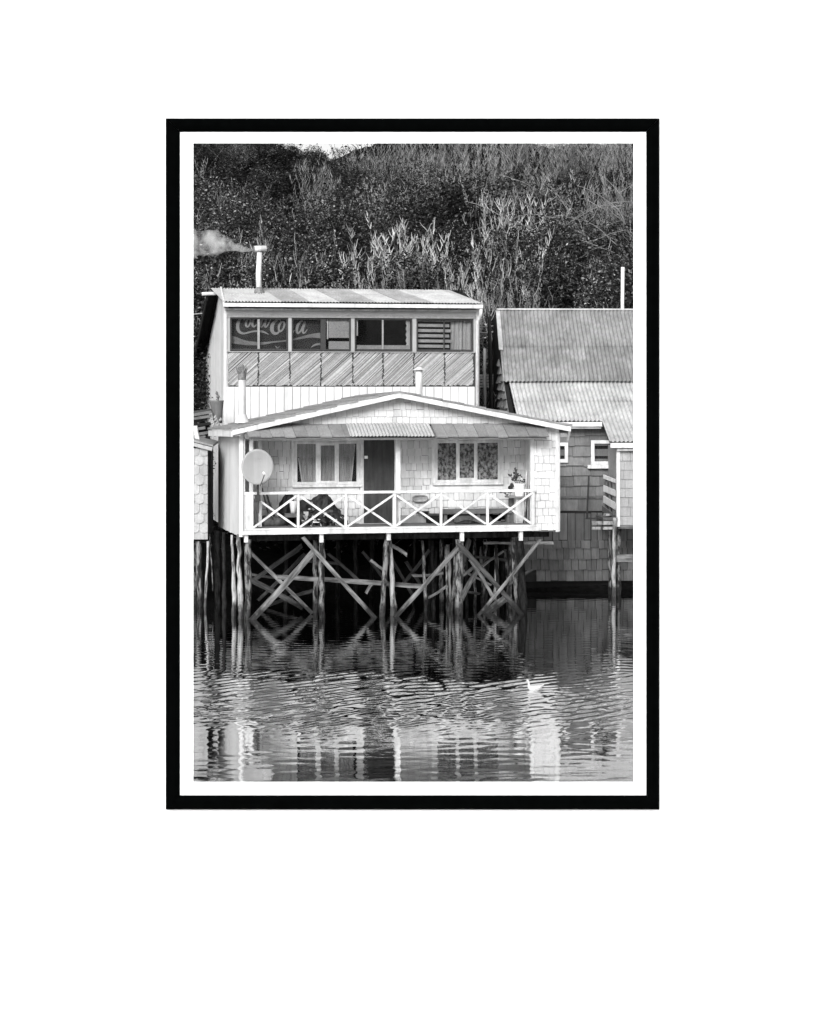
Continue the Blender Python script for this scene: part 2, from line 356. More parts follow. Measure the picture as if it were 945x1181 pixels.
# ------------------------------------------------------------------ water
def build_water():
    rs = np.random.RandomState(5)
    xs = np.arange(-10, 10.01, .075); ys = np.concatenate([np.arange(28.27, 46, .055), np.arange(46, 60, .1)])
    X, Y = np.meshgrid(xs, ys); Z = np.zeros_like(X)
    def ss(a, b, x): t = np.clip((x-a)/(b-a), 0, 1); return t*t*(3-2*t)
    wob = .5*np.sin(X*.55+1) + .35*np.sin(X*1.3+.3*Y)
    band = ss(42.0, 39.4, Y+wob) * ss(33.2, 36.2, Y+wob*.6)
    calm = ss(39, 42, Y) ; near = ss(36, 32.5, Y)
    quiet = 1 - .55*ss(2.0, 3.4, X)*ss(37.5, 40, Y)
    # diagonal ripple trains of the strong band
    def train(th, lam, slope, env, bend=.35):
        k_ = 2*math.pi/lam; ph = rs.uniform(0, 7); c_, s_ = math.cos(math.radians(th)), math.sin(math.radians(th))
        t_ = c_*X + s_*Y; l_ = -s_*X + c_*Y
        return env*slope/k_*np.sin(k_*t_ + ph + bend*np.sin(l_*rs.uniform(.5, 1.4)+ph) + .5*np.sin(t_*rs.uniform(.5, 1.1)))
    def patch(lo): return lo + (1-lo)*np.clip(.5+.8*np.sin(X*rs.uniform(.5, 1.5)+Y*rs.uniform(.3, 1.0)+rs.uniform(0, 7))*np.sin(X*rs.uniform(.2, .8)-Y*rs.uniform(.3, .9)+rs.uniform(0, 7)), 0, 1)
    for k in range(9): Z += train(rs.uniform(124, 146), rs.uniform(.25, .42), rs.uniform(.5, 1)*.066, band*quiet*patch(.25), .25)
    for k in range(5): Z += train(rs.uniform(38, 56), rs.uniform(.34, .5), rs.uniform(.4, 1)*.052, ss(39.5, 37.5, Y+wob)*ss(34, 36, Y)*quiet*patch(0), .25)
    for k in range(8): Z += train(rs.uniform(80, 104), rs.uniform(.25, .45), rs.uniform(.4, 1)*.018, band*quiet*patch(0))
    # wake of the bird, spreading back to the right
    dx, dy = X-WX(613, 38.5), Y-38.5
    for sgn in (1, -1):
        a = math.radians(24); cr = dx*math.sin(a)*sgn + dy*math.cos(a)*-1
        Z += .0042*np.exp(-(cr/.45)**2) * ss(0, .4, dx) * ss(3.6, .8, dx) * np.sin(cr*2*math.pi/.28)
    # fine cat's-paws toward the houses and small crossing ripples near the frame
    for k in range(26): Z += train(rs.uniform(55, 125), rs.uniform(.16, .42), rs.uniform(.3, 1)*.0115, calm*patch(.1))
    for k in range(26): Z += train(rs.uniform(40, 140), rs.uniform(.22, .6), rs.uniform(.3, 1)*.0046, (.3+.7*near)*(1-.8*calm)*patch(.2))
    for k in range(6): Z += train(rs.uniform(86, 94), rs.uniform(.35, .8), rs.uniform(.4, 1)*.0035, ss(33.2, 30.8, Y)*patch(0))
    nx, ny = len(xs), len(ys)
    co_ = np.stack([X.ravel(), Y.ravel(), Z.ravel()], 1)
    i = np.arange(nx*ny).reshape(ny, nx); q = np.stack([i[:-1, :-1], i[:-1, 1:], i[1:, 1:], i[1:, :-1]], -1).reshape(-1, 4)
    me = bpy.data.meshes.new('water'); me.from_pydata(co_.tolist(), [], q.tolist()); me.update()
    me.polygons.foreach_set('use_smooth', [True]*len(me.polygons))
    m = bpy.data.materials.new('water'); m.use_nodes = True; n_, l_ = m.node_tree.nodes, m.node_tree.links
    b = n_['Principled BSDF']; b.inputs['Base Color'].default_value = (.002, .002, .002, 1); b.inputs['Roughness'].default_value = .015
    b.inputs['IOR'].default_value = 12.0; b.inputs['Specular IOR Level'].default_value = .5
    tc = n_.new('ShaderNodeTexCoord'); mp = n_.new('ShaderNodeMapping'); mp.inputs['Scale'].default_value = (2.2, 4.5, 1)
    ns = n_.new('ShaderNodeTexNoise'); ns.inputs['Scale'].default_value = 1.5; ns.inputs['Detail'].default_value = 3
    bp = n_.new('ShaderNodeBump'); bp.inputs['Distance'].default_value = .0011; bp.inputs['Strength'].default_value = 1
    l_.new(tc.outputs['Object'], mp.inputs[0]); l_.new(mp.outputs[0], ns.inputs['Vector']); l_.new(ns.outputs['Fac'], bp.inputs['Height']); l_.new(bp.outputs[0], b.inputs['Normal'])
    me.materials.append(m); o = bpy.data.objects.new('water', me); COL.objects.link(o); o['kind'] = 'structure'
build_water()

# ------------------------------------------------------------------ hillside
TY = [27.5, 54, 56.6, 57.6, 60, 63, 66, 92, 97, 125]
TZ = [-1.6, -1.3, -.3, .35, 1.0, 2.6, 4.0, 15.0, 16.9, 18.5]
def terr(x, y):
    z = float(np.interp(y, TY, TZ))
    k = min(1, max(0, (y-60)/6))
    z -= .75*k*math.exp(-((x+4.2)/1.7)**2)*min(1, max(0, (y-84)/8))
    return z + k*(.35*math.sin(x*.55+y*.2) + .25*math.sin(x*1.1-y*.45+2))
def build_hill():
    mb = MB(); xs = [i*.7 for i in range(-34, 35)]; ys = [28.3, 40, 52] + [54+i*.8 for i in range(60)] + [105, 115, 125]
    vs = [(x, y, terr(x, y)) for y in ys for x in xs]; nx = len(xs)
    fs = [(j*nx+i, j*nx+i+1, (j+1)*nx+i+1, (j+1)*nx+i) for j in range(len(ys)-1) for i in range(nx-1)]
    mb.add(vs, fs).build('hill', 'hill_soil', smooth=True, kind='structure')
build_hill()

# ================================================================== the white house on stilts
A = Frame(278, 50.0, 11.0)
hs = empty('stilt_house', (A.o[0], A.o[1], 0), A.a, label='white shingled house with a railed porch standing on stilts in the water', category='house')
L, U, Z = A.L, A.U, A.Z
PV = .95                                  # depth of the porch
Wd = U(643); D = 5.2
zd = Z(285, 608.5)                        # deck top
zb = Z(285, 618)                          # underside of the floor
uP0, uP1 = U(279.5), U(617)
RV = -.28                                 # the roof's front overhang
rdg = L(460.6, 450.8, RV); el = L(268.0, 494.0, RV); er = L(658.5, 490.0, RV)
def roofz(u): # underside of the main roof
    if u < rdg[0]: t = (u-el[0])/(rdg[0]-el[0]); return el[2] + t*(rdg[2]-el[2]) - .10
    t = (u-rdg[0])/(er[0]-rdg[0]); return rdg[2] + t*(er[2]-rdg[2]) - .10
zaw = Z(300, 488.5)

# porch wall, its shingles and what is set into it
shw = MB(); cz = Z(458, 502)

vh = PV-.05
holes = [(U(340, vh), Z(378, 559, vh), U(414.5, vh), Z(378, 509, vh)), (U(502, vh), Z(540, 557, vh), U(577.5, vh), Z(540, 508, vh)), (U(419, vh), zd, U(456, vh), Z(437, 507, vh))]
for pw0 in (rect(.12, zd, U(419, vh), cz+.1), rect(U(456, vh), zd, Wd-.3, cz+.1)):
    shw = MB(); shingles(shw, pw0, (0, PV, 0), (1,0,0), (0,0,1), (0,-1,0), w=.17, h=.185, t=.024, gap=.009, holes=holes)
    shw.build('porch_wall', 'white_shingle', hs)
box((.12, PV+.006, zb), (Wd-.12, PV+.10, cz+.25)).build('wall_core', 'grey_gap', hs)
# left side wall: smooth vertical boards, lower edge dropping to the back
lw = MB(); nb = 26
for k in range(nb):
    v0, v1 = D*k/nb + .0008, D*(k+1)/nb - .0008; vm = (v0+v1)/2
    z0 = zb + .0 - .14*vm/D; ztop = roofz(0) - .01 - .13*v1/D
    lw.box((-.022 - .0015*(k % 3), v0, z0 + R.uniform(-.015, .015)), (.10, v1, ztop))
lw.build('side_wall', 'pale_panel', hs)
# front plane: gable above the awning and the closed bay to the right
gb = MB()
gz = Z(460, 489)
gpoly = clip(rect(.05, gz, Wd, gz+5), [(el[0], roofz(el[0])), (er[0], roofz(er[0])), (rdg[0], roofz(rdg[0]))])
shingles(gb, gpoly, (0, 0, 0), (1,0,0), (0,0,1), (0,-1,0), w=.16, h=.175, t=.018, gap=.007)
gb.build('gable', 'white_shingle', hs)
MB().slab([(p[0], .006, p[1]) for p in gpoly], (0, .08, 0)).build('gable_core', 'grey_gap', hs)
uB0 = U(616.5)
bay = MB(); shingles(bay, rect(uB0, zb+.03, Wd-.045, gz), (0,0,0), (1,0,0), (0,0,1), (0,-1,0), w=.18, h=.185, t=.022, gap=.009)
bay.build('bay_wall', 'white_shingle', hs)
cb = MB().box((uB0, .006, zb), (Wd-.01, .08, gz+.02))
MB().box((uB0+.002, .082, zb), (uB0+.07, PV-.03, cz+.1)).build('porch_return', 'white_board', hs)
cb.build('bay_core', 'grey_gap', hs)
MB().box((Wd-.01, .0, zb), (Wd+.07, D, roofz(Wd)-.15)).box((0, D, zb), (Wd, D+.08, roofz(0)-.15)).build('rear_wall', 'pale_panel', hs)
tr = MB().box((Wd-.045, -.035, zb-.01), (Wd+.035, .05, roofz(Wd)-.01)); tr.build('corner_board', 'white_paint', hs)
MB().box((-.045, -.04, zb-.02), (.05, .06, roofz(0)-.02)).build('corner_board', 'white_paint', hs)
# floor, porch floor, ceiling
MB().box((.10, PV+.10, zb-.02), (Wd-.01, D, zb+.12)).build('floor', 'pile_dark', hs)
fl = MB(); n = 9
for k in range(n): fl.box((.05, PV*k/n+.03, zd-.045), (uB0, PV*(k+1)/n+.022, zd))
fl.build('porch_floor', 'grey_board', hs)
MB().box((.11, .09, cz+.13), (uB0, PV, cz+.16)).build('porch_ceiling', 'white_board', hs)
# main roof
D2 = D + .3
rf = MB()
for (a, b, sgn) in ((el, rdg, 1), (rdg, er, -1)):
    n = 8
    for k in range(n):                      # courses of felt running along the slope, each lapping the one below
        f0, f1 = k/n, (k+1)/n
        p0 = (a[0]+(b[0]-a[0])*f0, a[2]+(b[2]-a[2])*f0); p1 = (a[0]+(b[0]-a[0])*f1, a[2]+(b[2]-a[2])*f1)
        l0, l1 = (.022, .0) if sgn > 0 else (.0, .022)
        e = .04 if (k == 0 and sgn > 0) or (k == n-1 and sgn < 0) else 0
        x0 = p0[0] - (e if sgn > 0 else 0); x1 = p1[0] + (e if sgn < 0 else 0)
        rf.slab([(x0, RV-.03, p0[1]+l0), (x1, RV-.03, p1[1]+l1), (x1, RV-.03, p1[1]+l1-.05), (x0, RV-.03, p0[1]+l0-.05)], (0, D2-RV+.03, -.13))
roof = rf.build('roof', 'roof_felt', hs)
ff = MB()
for a, b in ((el, rdg), (rdg, er)):
    ff.slab([(a[0], RV-.02, a[2]-.045), (b[0], RV-.02, b[2]-.045), (b[0], RV-.02, b[2]-.165), (a[0], RV-.02, a[2]-.165)], (0, .035, 0))
ff.build('fascia', 'white_paint', hs)
MB().slab([(el[0]-.02, RV+.02, el[2]-.20), (el[0]-.02, D2, el[2]-.33), (el[0]-.02, D2, el[2]-.18), (el[0]-.02, RV+.02, el[2]-.05)], (.035, 0, 0)).build('eave_board', 'white_board', hs)
MB().slab([(el[0]+.016, RV+.03, el[2]-.18), (el[0]+.016, D2, el[2]-.31), (el[0]+.016, D2, el[2]-.28), (el[0]+.016, RV+.03, el[2]-.15)], (-.05-el[0], 0, 0)).build('soffit', 'soffit', hs)
MB().bar((er[0]-.03, RV+.0, er[2]-.17), (er[0]-.07, RV+.1, er[2]-.42), .05, .05).box((Wd+.04, RV+.1, er[2]-.30), (er[0]-.06, RV+.16, er[2]-.20)).build('eave_bracket', 'frame_grey', hs)
# lean-to awning: old boards, a stretch of corrugated sheet in the middle
av0, av1 = -.03, -.46
def aw(px, top):
    v = av0 if top else av1; y = (489 if top else 503.5)
    p = L(px, y, v); return V3(p)
for (xa, xb, step) in ((281, 405, 13.5), (497, 627, 11.5)):
    x = xa; ab = MB()
    while x < xb - 1:
        w_ = min(step*R.uniform(.85, 1.15), xb-x); sk = 7 if xa > 300 else 6
        a0, a1 = aw(x+sk, 0), aw(x+w_-.4+sk, 0); t0, t1 = aw(x, 1), aw(x+w_-.4, 1); j = R.uniform(-.03, .02); d0 = unit(a0-t0)
        up = np.array([0, -.3, .95]) * R.uniform(.0, .02)
        ab.slab([a0+d0*j+up, a1+d0*(j+R.uniform(-.015, .015))+up, t1+up, t0+up], (0, .012, -.03)); x += w_
    ab.build('awning_boards', 'awning_board', hs)
ac = MB(); corrugated(ac, aw(404, 0)+V3((0,-.01,.012)), aw(501, 0)+V3((0,-.01,.012)), aw(494, 1)+V3((0,0,.02)), aw(399, 1)+V3((0,0,.02)), sheet=.75, pitch=.085, amp=.012)
ac.build('awning_sheet', 'awning_sheet', hs)
MB().slab([aw(283, 0)+V3((0,.03,-.05)), aw(631, 0)+V3((0,.03,-.05)), aw(625, 1)+V3((0,0,-.05)), aw(281, 1)+V3((0,0,-.05))], (0, .01, -.02)).build('awning_lining', 'grey_board', hs)
bz0, bz1 = Z(458, 507.3, -.1), Z(458, 500.5, -.1)
MB().box((U(291), -.14, bz0), (uB0+.10, -.07, bz1)).build('awning_beam', 'white_paint', hs)

# posts, rail, braces
def vpost(px, y0, y1, wpx, v, t=.06, mat_='white_paint', name='porch_post'):
    u = U(px, v); w = wpx/48/2; z0 = Z(px, y0, v); z1 = Z(px, y1, v)
    return MB().box((u-w, v-t/2, z0), (u+w, v+t/2, z1)).build(name, mat_, hs)
vpost(289.8, 608.3, 500, 4.6, .10); vpost(300, 608.3, 500, 3.8, .25); vpost(459.0, 608.3, 501, 5.6, .12); vpost(613.8, 608.3, 501, 4.6, .02)
rail = empty('railing', (0,0,0)); rail.parent = hs
rv = -.07
xs_ = [284.5, 344, 398.8, 455, 508.8, 562.4, 615]
zr0, zr1 = Z(458, 608.6, rv), Z(458, 568.7, rv)
uu = [U(x, rv) for x in xs_]
MB().box((uu[0]-.05, rv-.035, zr1), (uu[-1]+.06, rv+.045, zr1+.0 + .062)).build('top_rail', 'white_paint', rail)
MB().box((uu[0]-.13, rv-.05, zr0-.12), (U(621, rv), rv+.03, zr0-.025)).build('edge_beam', 'white_paint', rail)
MB().box((uu[0]-.05, rv-.03, zr0-.02), (uu[-1]+.06, rv+.03, zr0+.028)).build('bottom_rail', 'white_paint', rail)
for i, u in enumerate(uu):
    w = (.19 if i == 0 else .085 if i == 3 else .06 if i < 6 else .08)
    if i == 0: MB().box((u-.03, rv-.03, zr0+.03), (u+w-.03, rv-.005, zr1-.002)).build('baluster', 'white_paint', rail)
    else: MB().box((u-w/2, rv-.02, zr0+.03), (u+w/2, rv+.02, zr1-.002)).build('baluster', 'white_paint', rail)
for i in range(6):
    a, b = uu[i] + (.16 if i == 0 else .04), uu[i+1] - .04
    dz = R.uniform(-.015, .015)
    MB().bar((a, rv-.030, zr0+.05), (b, rv-.030, zr1-.04+dz), .050, .022).build('cross_brace', 'white_paint', rail)
    MB().bar((a, rv+.008+.022, zr1-.04), (b, rv+.008+.022, zr0+.05+dz), .050, .022).build('cross_brace', 'white_paint', rail)
MB().bar((uu[0]+.02, rv+.05, zr1+.03), (uu[0]-.10, PV-.1, zr1+.08), .05, .04, n=(1,0,0)).build('return_rail', 'white_board', rail)
MB().bar((uu[0]-.08, .5, zr0), (uu[0]-.08, .5, zr1+.03), .05, .04).build('return_baluster', 'grey_board', rail)
for px, y1 in ((284, 625.5), (371, 625.5), (448.5, 623), (533, 624), (601, 623.5)):
    u = U(px, -.02); MB().box((u-.045, -.05, Z(px, y1, 0)), (u+.045, .08, zr0-.122)).build('joist_end', 'white_paint', hs)

# windows with curtains, door
def pwin(x0, x1, y0, y1, ybar, panes, cmat, lb):
    v = PV-.055
    u0, u1, z0, z1 = U(x0, v), U(x1, v), Z((x0+x1)/2, y1, v), Z((x0+x1)/2, y0, v)
    f = MB(); c = .065
    f.box((u0, v, z0), (u0+c, v+.05, z1)).box((u1-c, v, z0), (u1, v+.05, z1)).box((u0+c, v+.002, z1-.05), (u1-c, v+.048, z1)).box((u0+c, v+.002, z0), (u1-c, v+.048, z0+.07))
    f.box((u0-.075, v+.012, z0), (u0-.002, v+.05, z1+.05)).box((u1+.002, v+.012, z0), (u1+.075, v+.05, z1+.05)).box((u0-.002, v+.012, z1+.002), (u1+.002, v+.05, z1+.05))
    f.box((u0-.06, v-.05, z0-.055), (u1+.06, v+.03, z0-.002))
    for p in panes[:-1]:
        m = (p[1]) ; f.box((U(m[0], v), v+.004, z0+.07), (U(m[1], v), v+.046, z1-.05))
    win = f.build('window', 'white_paint', hs, label=lb)
    zz0, zz1 = z0+.07, z1-.05
    # dark sheet behind the panes: the room's shade is put into its colour
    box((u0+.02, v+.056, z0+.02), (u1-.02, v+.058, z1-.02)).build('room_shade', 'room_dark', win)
    return win, v, u0+c, u1-c, zz0, zz1
def curtain(win, mat_, v, pts, waves=9, amp=.007):
    """hanging cloth: quad outline (bl, br, tr, tl) with folds"""
    bl, br, tr_, tl = pts; mb = MB(); nx, nz = waves*6, 8; vs = []
    for j in range(nz+1):
        t = j/nz
        for i in range(nx+1):
            s = i/nx; u = (bl[0]*(1-s)+br[0]*s)*(1-t) + (tl[0]*(1-s)+tr_[0]*s)*t; z = (bl[1]*(1-s)+br[1]*s)*(1-t) + (tl[1]*(1-s)+tr_[1]*s)*t
            vs.append((u, v + amp*math.sin(s*waves*2*math.pi + .6*math.sin(t*3)), z))
    n = nx+1
    mb.add(vs, [(j*n+i, j*n+i+1, (j+1)*n+i+1, (j+1)*n+i) for j in range(nz) for i in range(nx)])
    return mb.build('curtain', mat_, win, smooth=True)
# left window
w1, v, a, b, z0, z1 = pwin(340, 414.5, 509.5, 559, 0, [(341, (364.5, 368.5)), (0, (387.5, 391)), (0, None)], 'curtain', 'three-light window with plain grey curtains drawn back at both ends')
vc = v + .040
def uz(px, py): return (U(px, vc), Z(px, py, vc))
curtain(w1, 'curtain', vc, [uz(349, 557), uz(364.5, 557), uz(364.5, 511), uz(343.5, 511)], 5)
curtain(w1, 'curtain', vc, [uz(370, 557), uz(386, 557), uz(386, 511), uz(370, 511)], 5)
curtain(w1, 'curtain', vc, [uz(391, 557), uz(405, 557), uz(410, 511), uz(391, 511)], 5)
MB().bar((U(344.5, vc-.012), vc-.012, Z(344, 528, vc)), (U(348.8, vc-.012), vc-.012, Z(349, 557, vc)), .03, .006).build('curtain_hem', 'curtain_hem', w1)
MB().bar((U(409.3, vc-.012), vc-.012, Z(409, 513, vc)), (U(405.2, vc-.012), vc-.012, Z(405, 557, vc)), .025, .006).build('curtain_hem', 'curtain_hem', w1)
val = MB()
for xa, xb in ((343.5, 364), (370, 386), (391, 409)):
    n = 14; top = [(U(xa+(xb-xa)*i/n, vc-.02), vc-.022, Z(377, 511.5, vc)) for i in range(n+1)]
    bot = [(U(xa+(xb-xa)*i/n, vc-.02), vc-.022 + .004*math.sin(i*1.9), Z(377, 526.5 + 1.6*abs(math.sin(i/n*math.pi*2)), vc)) for i in range(n+1)]
    k = len(top); val.add(top+bot, [(i, k+i, k+i+1, i+1) for i in range(n)])
val.build('valance', 'curtain', w1, smooth=True)
def sash(win, x0, x1, y0, y1, c=.05):
    u0, u1, zz0, zz1 = U(x0, v), U(x1, v), Z(378, y1, v), Z(378, y0, v); s = MB()
    s.box((u0, v-.012, zz0), (u0+c, v+.03, zz1)).box((u1-c, v-.012, zz0), (u1, v+.03, zz1)).box((u0+c, v-.010, zz0), (u1-c, v+.028, zz0+c)).box((u0+c, v-.010, zz1-c), (u1-c, v+.028, zz1))
    s.build('sash', 'white_paint', win)
sash(w1, 367.2, 389, 510.8, 557.5, .062)
box((a, v+.012, z0), (b, v+.015, z1)).build('pane', 'glass', w1)
# right window with lace
w2, v, a, b, z0, z1 = pwin(502, 577.5, 508.5, 556.5, 0, [(503, (526.5, 529)), (0, (547.5, 551)), (0, None)], 'lace', 'three-light window with patterned lace curtains')
vc = v + .040
curtain(w2, 'lace', vc, [uz(504.5, 556), uz(526.5, 556), uz(526.5, 509), uz(504.5, 509)], 5)
curtain(w2, 'lace', vc, [uz(531, 556), uz(546.5, 556), uz(546.5, 509), uz(531, 509)], 4)
curtain(w2, 'lace', vc, [uz(551, 556), uz(575, 556), uz(575, 509), uz(551, 509)], 6)
sash(w2, 527.5, 549.8, 509.5, 555.5, .062)
box((a, v+.012, z0), (b, v+.015, z1)).build('pane', 'glass', w2)
MB().box((U(495, PV), PV-.035, Z(540, 566.5, PV)), (U(590, PV), PV-.02, Z(540, 559, PV))).build('apron_board', 'white_board', hs)
MB().box((U(332, PV), PV-.035, Z(378, 568.5, PV)), (U(414, PV), PV-.02, Z(378, 561.5, PV))).build('apron_board', 'white_board', hs)
v = PV-.05
du0, du1, dz0, dz1 = U(419.8, v), U(454.8, v), Z(437, 603.5, v), Z(437, 507, v)
dr = box((du0, v, dz0), (du1, v+.045, dz1)).build('door', 'door_wood', hs)
MB().box((U(420.5, v), v-.012, Z(422, 529, v)), (U(424.2, v), v-.001, Z(422, 525.7, v))).build('number_plate', 'plastic_white', dr)
MB().tube([(U(422, v), v-.001, Z(422, 553, v)), (U(422, v), v-.03, Z(422, 553, v)), (U(422, v), v-.06, Z(422, 553, v))], [.02, .02, .033], 10).build('handle', 'dark_metal', dr)
fm = MB().box((U(415.8, v), v-.02, dz0), (du0-.004, v+.045, dz1+.03)).box((du1+.004, v-.02, dz0), (du1+.05, v+.045, dz1+.03)).box((du0-.004, v-.018, dz1+.004), (du1+.004, v+.043, dz1+.05))
fm.build('door_frame', 'white_paint', hs)
MB().box((U(414, v), v-.10, zd+.002), (U(458, v), v+.04, dz0-.005)).build('door_step', 'white_board', hs)

# stove pipes through the roof
def pipe(px, y0, y1, wpx, v, cap):
    u = U(px, v); w = wpx/48/2*1.04; z0, z1 = Z(px, y0, v), Z(px, y1, v)
    ch = MB().tube([(u, v, z0-.4), (u, v, z0), (u, v, (z0+z1)/2), (u, v, z1)], [w, w, w*.97, w*.95], 16).build('chimney', 'pipe_zinc', hs, smooth=True)
    if cap == 'ragged':
        m = MB().tube([(u, v, z1-.02), (u, v, z1+.16)], [w*1.02, w*1.05], 14)
        for k in range(9):
            an = k*2*math.pi/9; r0 = w*1.0
            m.bar((u+r0*math.cos(an), v+r0*math.sin(an), z1+.13), (u+r0*1.55*math.cos(an), v+r0*1.5*math.sin(an), z1+.27+.06*R.random()), .05, .012, n=(math.cos(an), math.sin(an), 0), w2=.02)
        m.tube([(u, v, z1+.15), (u, v, z1+.22), (u, v, z1+.30), (u+.02, v, z1+.36)], [w*.8, w*.55, w*.75, w*.3], 10)
        m.build('chimney_cap', 'pipe_sooty', ch)
        MB().tube([(u, v, z0-.12), (u, v, z0+.05), (u, v, z0+.10)], [w*1.9, w*1.25, w*1.02], 14).build('flashing', 'pipe_zinc', ch)
    else:
        MB().tube([(u, v, z1-.06), (u, v, z1+.01), (u, v, z1+.02), (u, v, z1+.09)], [w*.9, w*.95, w*1.75, w*.5], 16).build('chimney_cap', 'pipe_zinc', ch)
pipe(279.2, 482, 437, 9.2, 2.2, 'ragged')
pipe(483.4, 458, 427.5, 9.0, 2.6, 'cone')

# stilts and braces
def pile(x0, y0, x1, y1, w0, w1, v, mt_, lean_v=0.):
    p0 = V3(L(x0, y0, v)); p1 = V3(L(x1, y1, v)); p1[1] += lean_v
    e = unit(p1-p0); p1 = p1 + e*.7; n = 13; pts = []; rad = []
    for k in range(n+1):
        t = k/n; q = p0 + (p1-p0)*t + V3((R.uniform(-1,1)*.018, R.uniform(-1,1)*.018, 0)); pts.append(q)
        rad.append((w0+(w1-w0)*t)/48/2*R.uniform(.95, 1.30))
    return MB().tube(pts, rad, 8).build('pile', mt_, hs, smooth=True)
pile(275.5, 616, 277.5, 716, 4.0, 7.0, .30, 'pile_pale'); pile(286, 622, 286, 719, 6.6, 7.0, .08, 'pile_wood')
pile(371.5, 622, 371.5, 719, 6.2, 7.2, .10, 'pile_wood')
pile(446.6, 620, 440.5, 717, 5.2, 5.8, .10, 'pile_wood'); pile(450.6, 622, 454.6, 716, 3.0, 8.6, .22, 'pile_pale')
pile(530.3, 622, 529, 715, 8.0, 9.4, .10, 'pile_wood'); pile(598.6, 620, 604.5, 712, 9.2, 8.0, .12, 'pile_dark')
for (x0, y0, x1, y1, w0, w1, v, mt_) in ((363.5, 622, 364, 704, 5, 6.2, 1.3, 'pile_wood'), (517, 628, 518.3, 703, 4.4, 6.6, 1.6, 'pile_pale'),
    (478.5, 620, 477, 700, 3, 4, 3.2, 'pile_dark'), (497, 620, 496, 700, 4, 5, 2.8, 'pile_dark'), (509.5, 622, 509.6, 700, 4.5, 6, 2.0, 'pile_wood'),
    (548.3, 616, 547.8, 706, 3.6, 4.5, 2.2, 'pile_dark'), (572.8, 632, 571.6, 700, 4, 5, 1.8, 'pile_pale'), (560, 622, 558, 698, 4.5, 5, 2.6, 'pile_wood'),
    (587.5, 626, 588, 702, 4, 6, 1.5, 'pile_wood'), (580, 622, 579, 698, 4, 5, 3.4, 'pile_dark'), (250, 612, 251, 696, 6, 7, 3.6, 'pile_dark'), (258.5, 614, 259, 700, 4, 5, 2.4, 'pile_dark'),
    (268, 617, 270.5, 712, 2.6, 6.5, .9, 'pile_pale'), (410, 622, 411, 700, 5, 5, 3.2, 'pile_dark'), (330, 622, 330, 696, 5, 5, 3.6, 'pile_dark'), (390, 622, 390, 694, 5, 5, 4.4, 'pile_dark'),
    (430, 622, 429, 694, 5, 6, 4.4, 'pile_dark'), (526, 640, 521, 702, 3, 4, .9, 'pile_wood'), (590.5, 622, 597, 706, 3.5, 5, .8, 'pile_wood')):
    pile(x0, y0, x1, y1, w0, w1, v, mt_)
def brace(x0, y0, x1, y1, w, v, mt_='brace_wood', name='brace', v1=None):
    """a rough sawn board along its own x axis, its edges and ends uneven"""
    p, q = V3(L(x0, y0, v)), V3(L(x1, y1, v if v1 is None else v1)); e = unit(q-p); p = p - e*.06; ln = np.linalg.norm(q-p)+.06
    w = w/48; vs = []; n = 9; bow = R.uniform(-.02, .02)
    for k in range(n+1):
        f = k/n; c = bow*math.sin(math.pi*f); a_, b_ = R.uniform(-.006, .006), R.uniform(-.006, .006); xx = ln*f
        ea, eb = (R.uniform(-.03, .03), R.uniform(-.03, .03)) if k in (0, n) else (0, 0)
        vs += [(xx+ea, -.025, c-w/2+a_), (xx+eb, -.025, c+w/2+b_), (xx+eb, .025, c+w/2+b_), (xx+ea, .025, c-w/2+a_)]
    fs = [(4*k+m, 4*k+(m+1) % 4, 4*k+4+(m+1) % 4, 4*k+4+m) for k in range(n) for m in range(4)] + [(3, 2, 1, 0), tuple(4*n+m for m in range(4))]
    o = MB().add(vs, fs).build(name, mt_, hs)
    z_ = Vector(e).cross(Vector((0, 1, 0))).normalized(); y_ = z_.cross(Vector(e)).normalized()
    from mathutils import Matrix
    o.matrix_local = Matrix(((e[0], y_[0], z_[0], p[0]), (e[1], y_[1], z_[1], p[1]), (e[2], y_[2], z_[2], p[2]), (0, 0, 0, 1)))
brace(291, 714.5, 361.5, 636.5, 7, -.02); brace(351, 621.5, 437, 717.5, 4.6, -.09); brace(451, 716.5, 530, 629.5, 5.0, -.02)
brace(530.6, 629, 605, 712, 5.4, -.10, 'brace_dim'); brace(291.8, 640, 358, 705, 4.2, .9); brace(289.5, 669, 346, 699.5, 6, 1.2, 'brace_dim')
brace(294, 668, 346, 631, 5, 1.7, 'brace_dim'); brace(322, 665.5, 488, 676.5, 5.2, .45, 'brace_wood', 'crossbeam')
brace(552.5, 709, 621.5, 624.5, 3.6, -.16); brace(562, 706, 584, 690, 8.5, .42); brace(543.4, 647, 569, 689, 3.8, .55); brace(533, 690, 550, 659, 6, 1.0)
brace(561, 626.5, 592, 627, 3, .8, 'brace_wood', 'crossbeam'); brace(604, 626.4, 635, 626.2, 3.8, .35, 'brace_wood', 'crossbeam')
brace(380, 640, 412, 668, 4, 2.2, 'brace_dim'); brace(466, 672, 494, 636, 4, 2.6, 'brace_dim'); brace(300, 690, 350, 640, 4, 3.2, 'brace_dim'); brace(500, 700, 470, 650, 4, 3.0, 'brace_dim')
brace(451, 629, 467, 638.5, 4, .5); brace(429, 647, 440, 655.5, 3.2, .6); brace(536, 662, 549, 652, 3.6, .8); brace(590, 672, 612, 658, 3.5, 1.2, 'brace_dim')
brace(533, 652, 541, 624, 5.5, .6, 'brace_dim'); brace(424, 682, 431, 672, 3.5, 1.4)
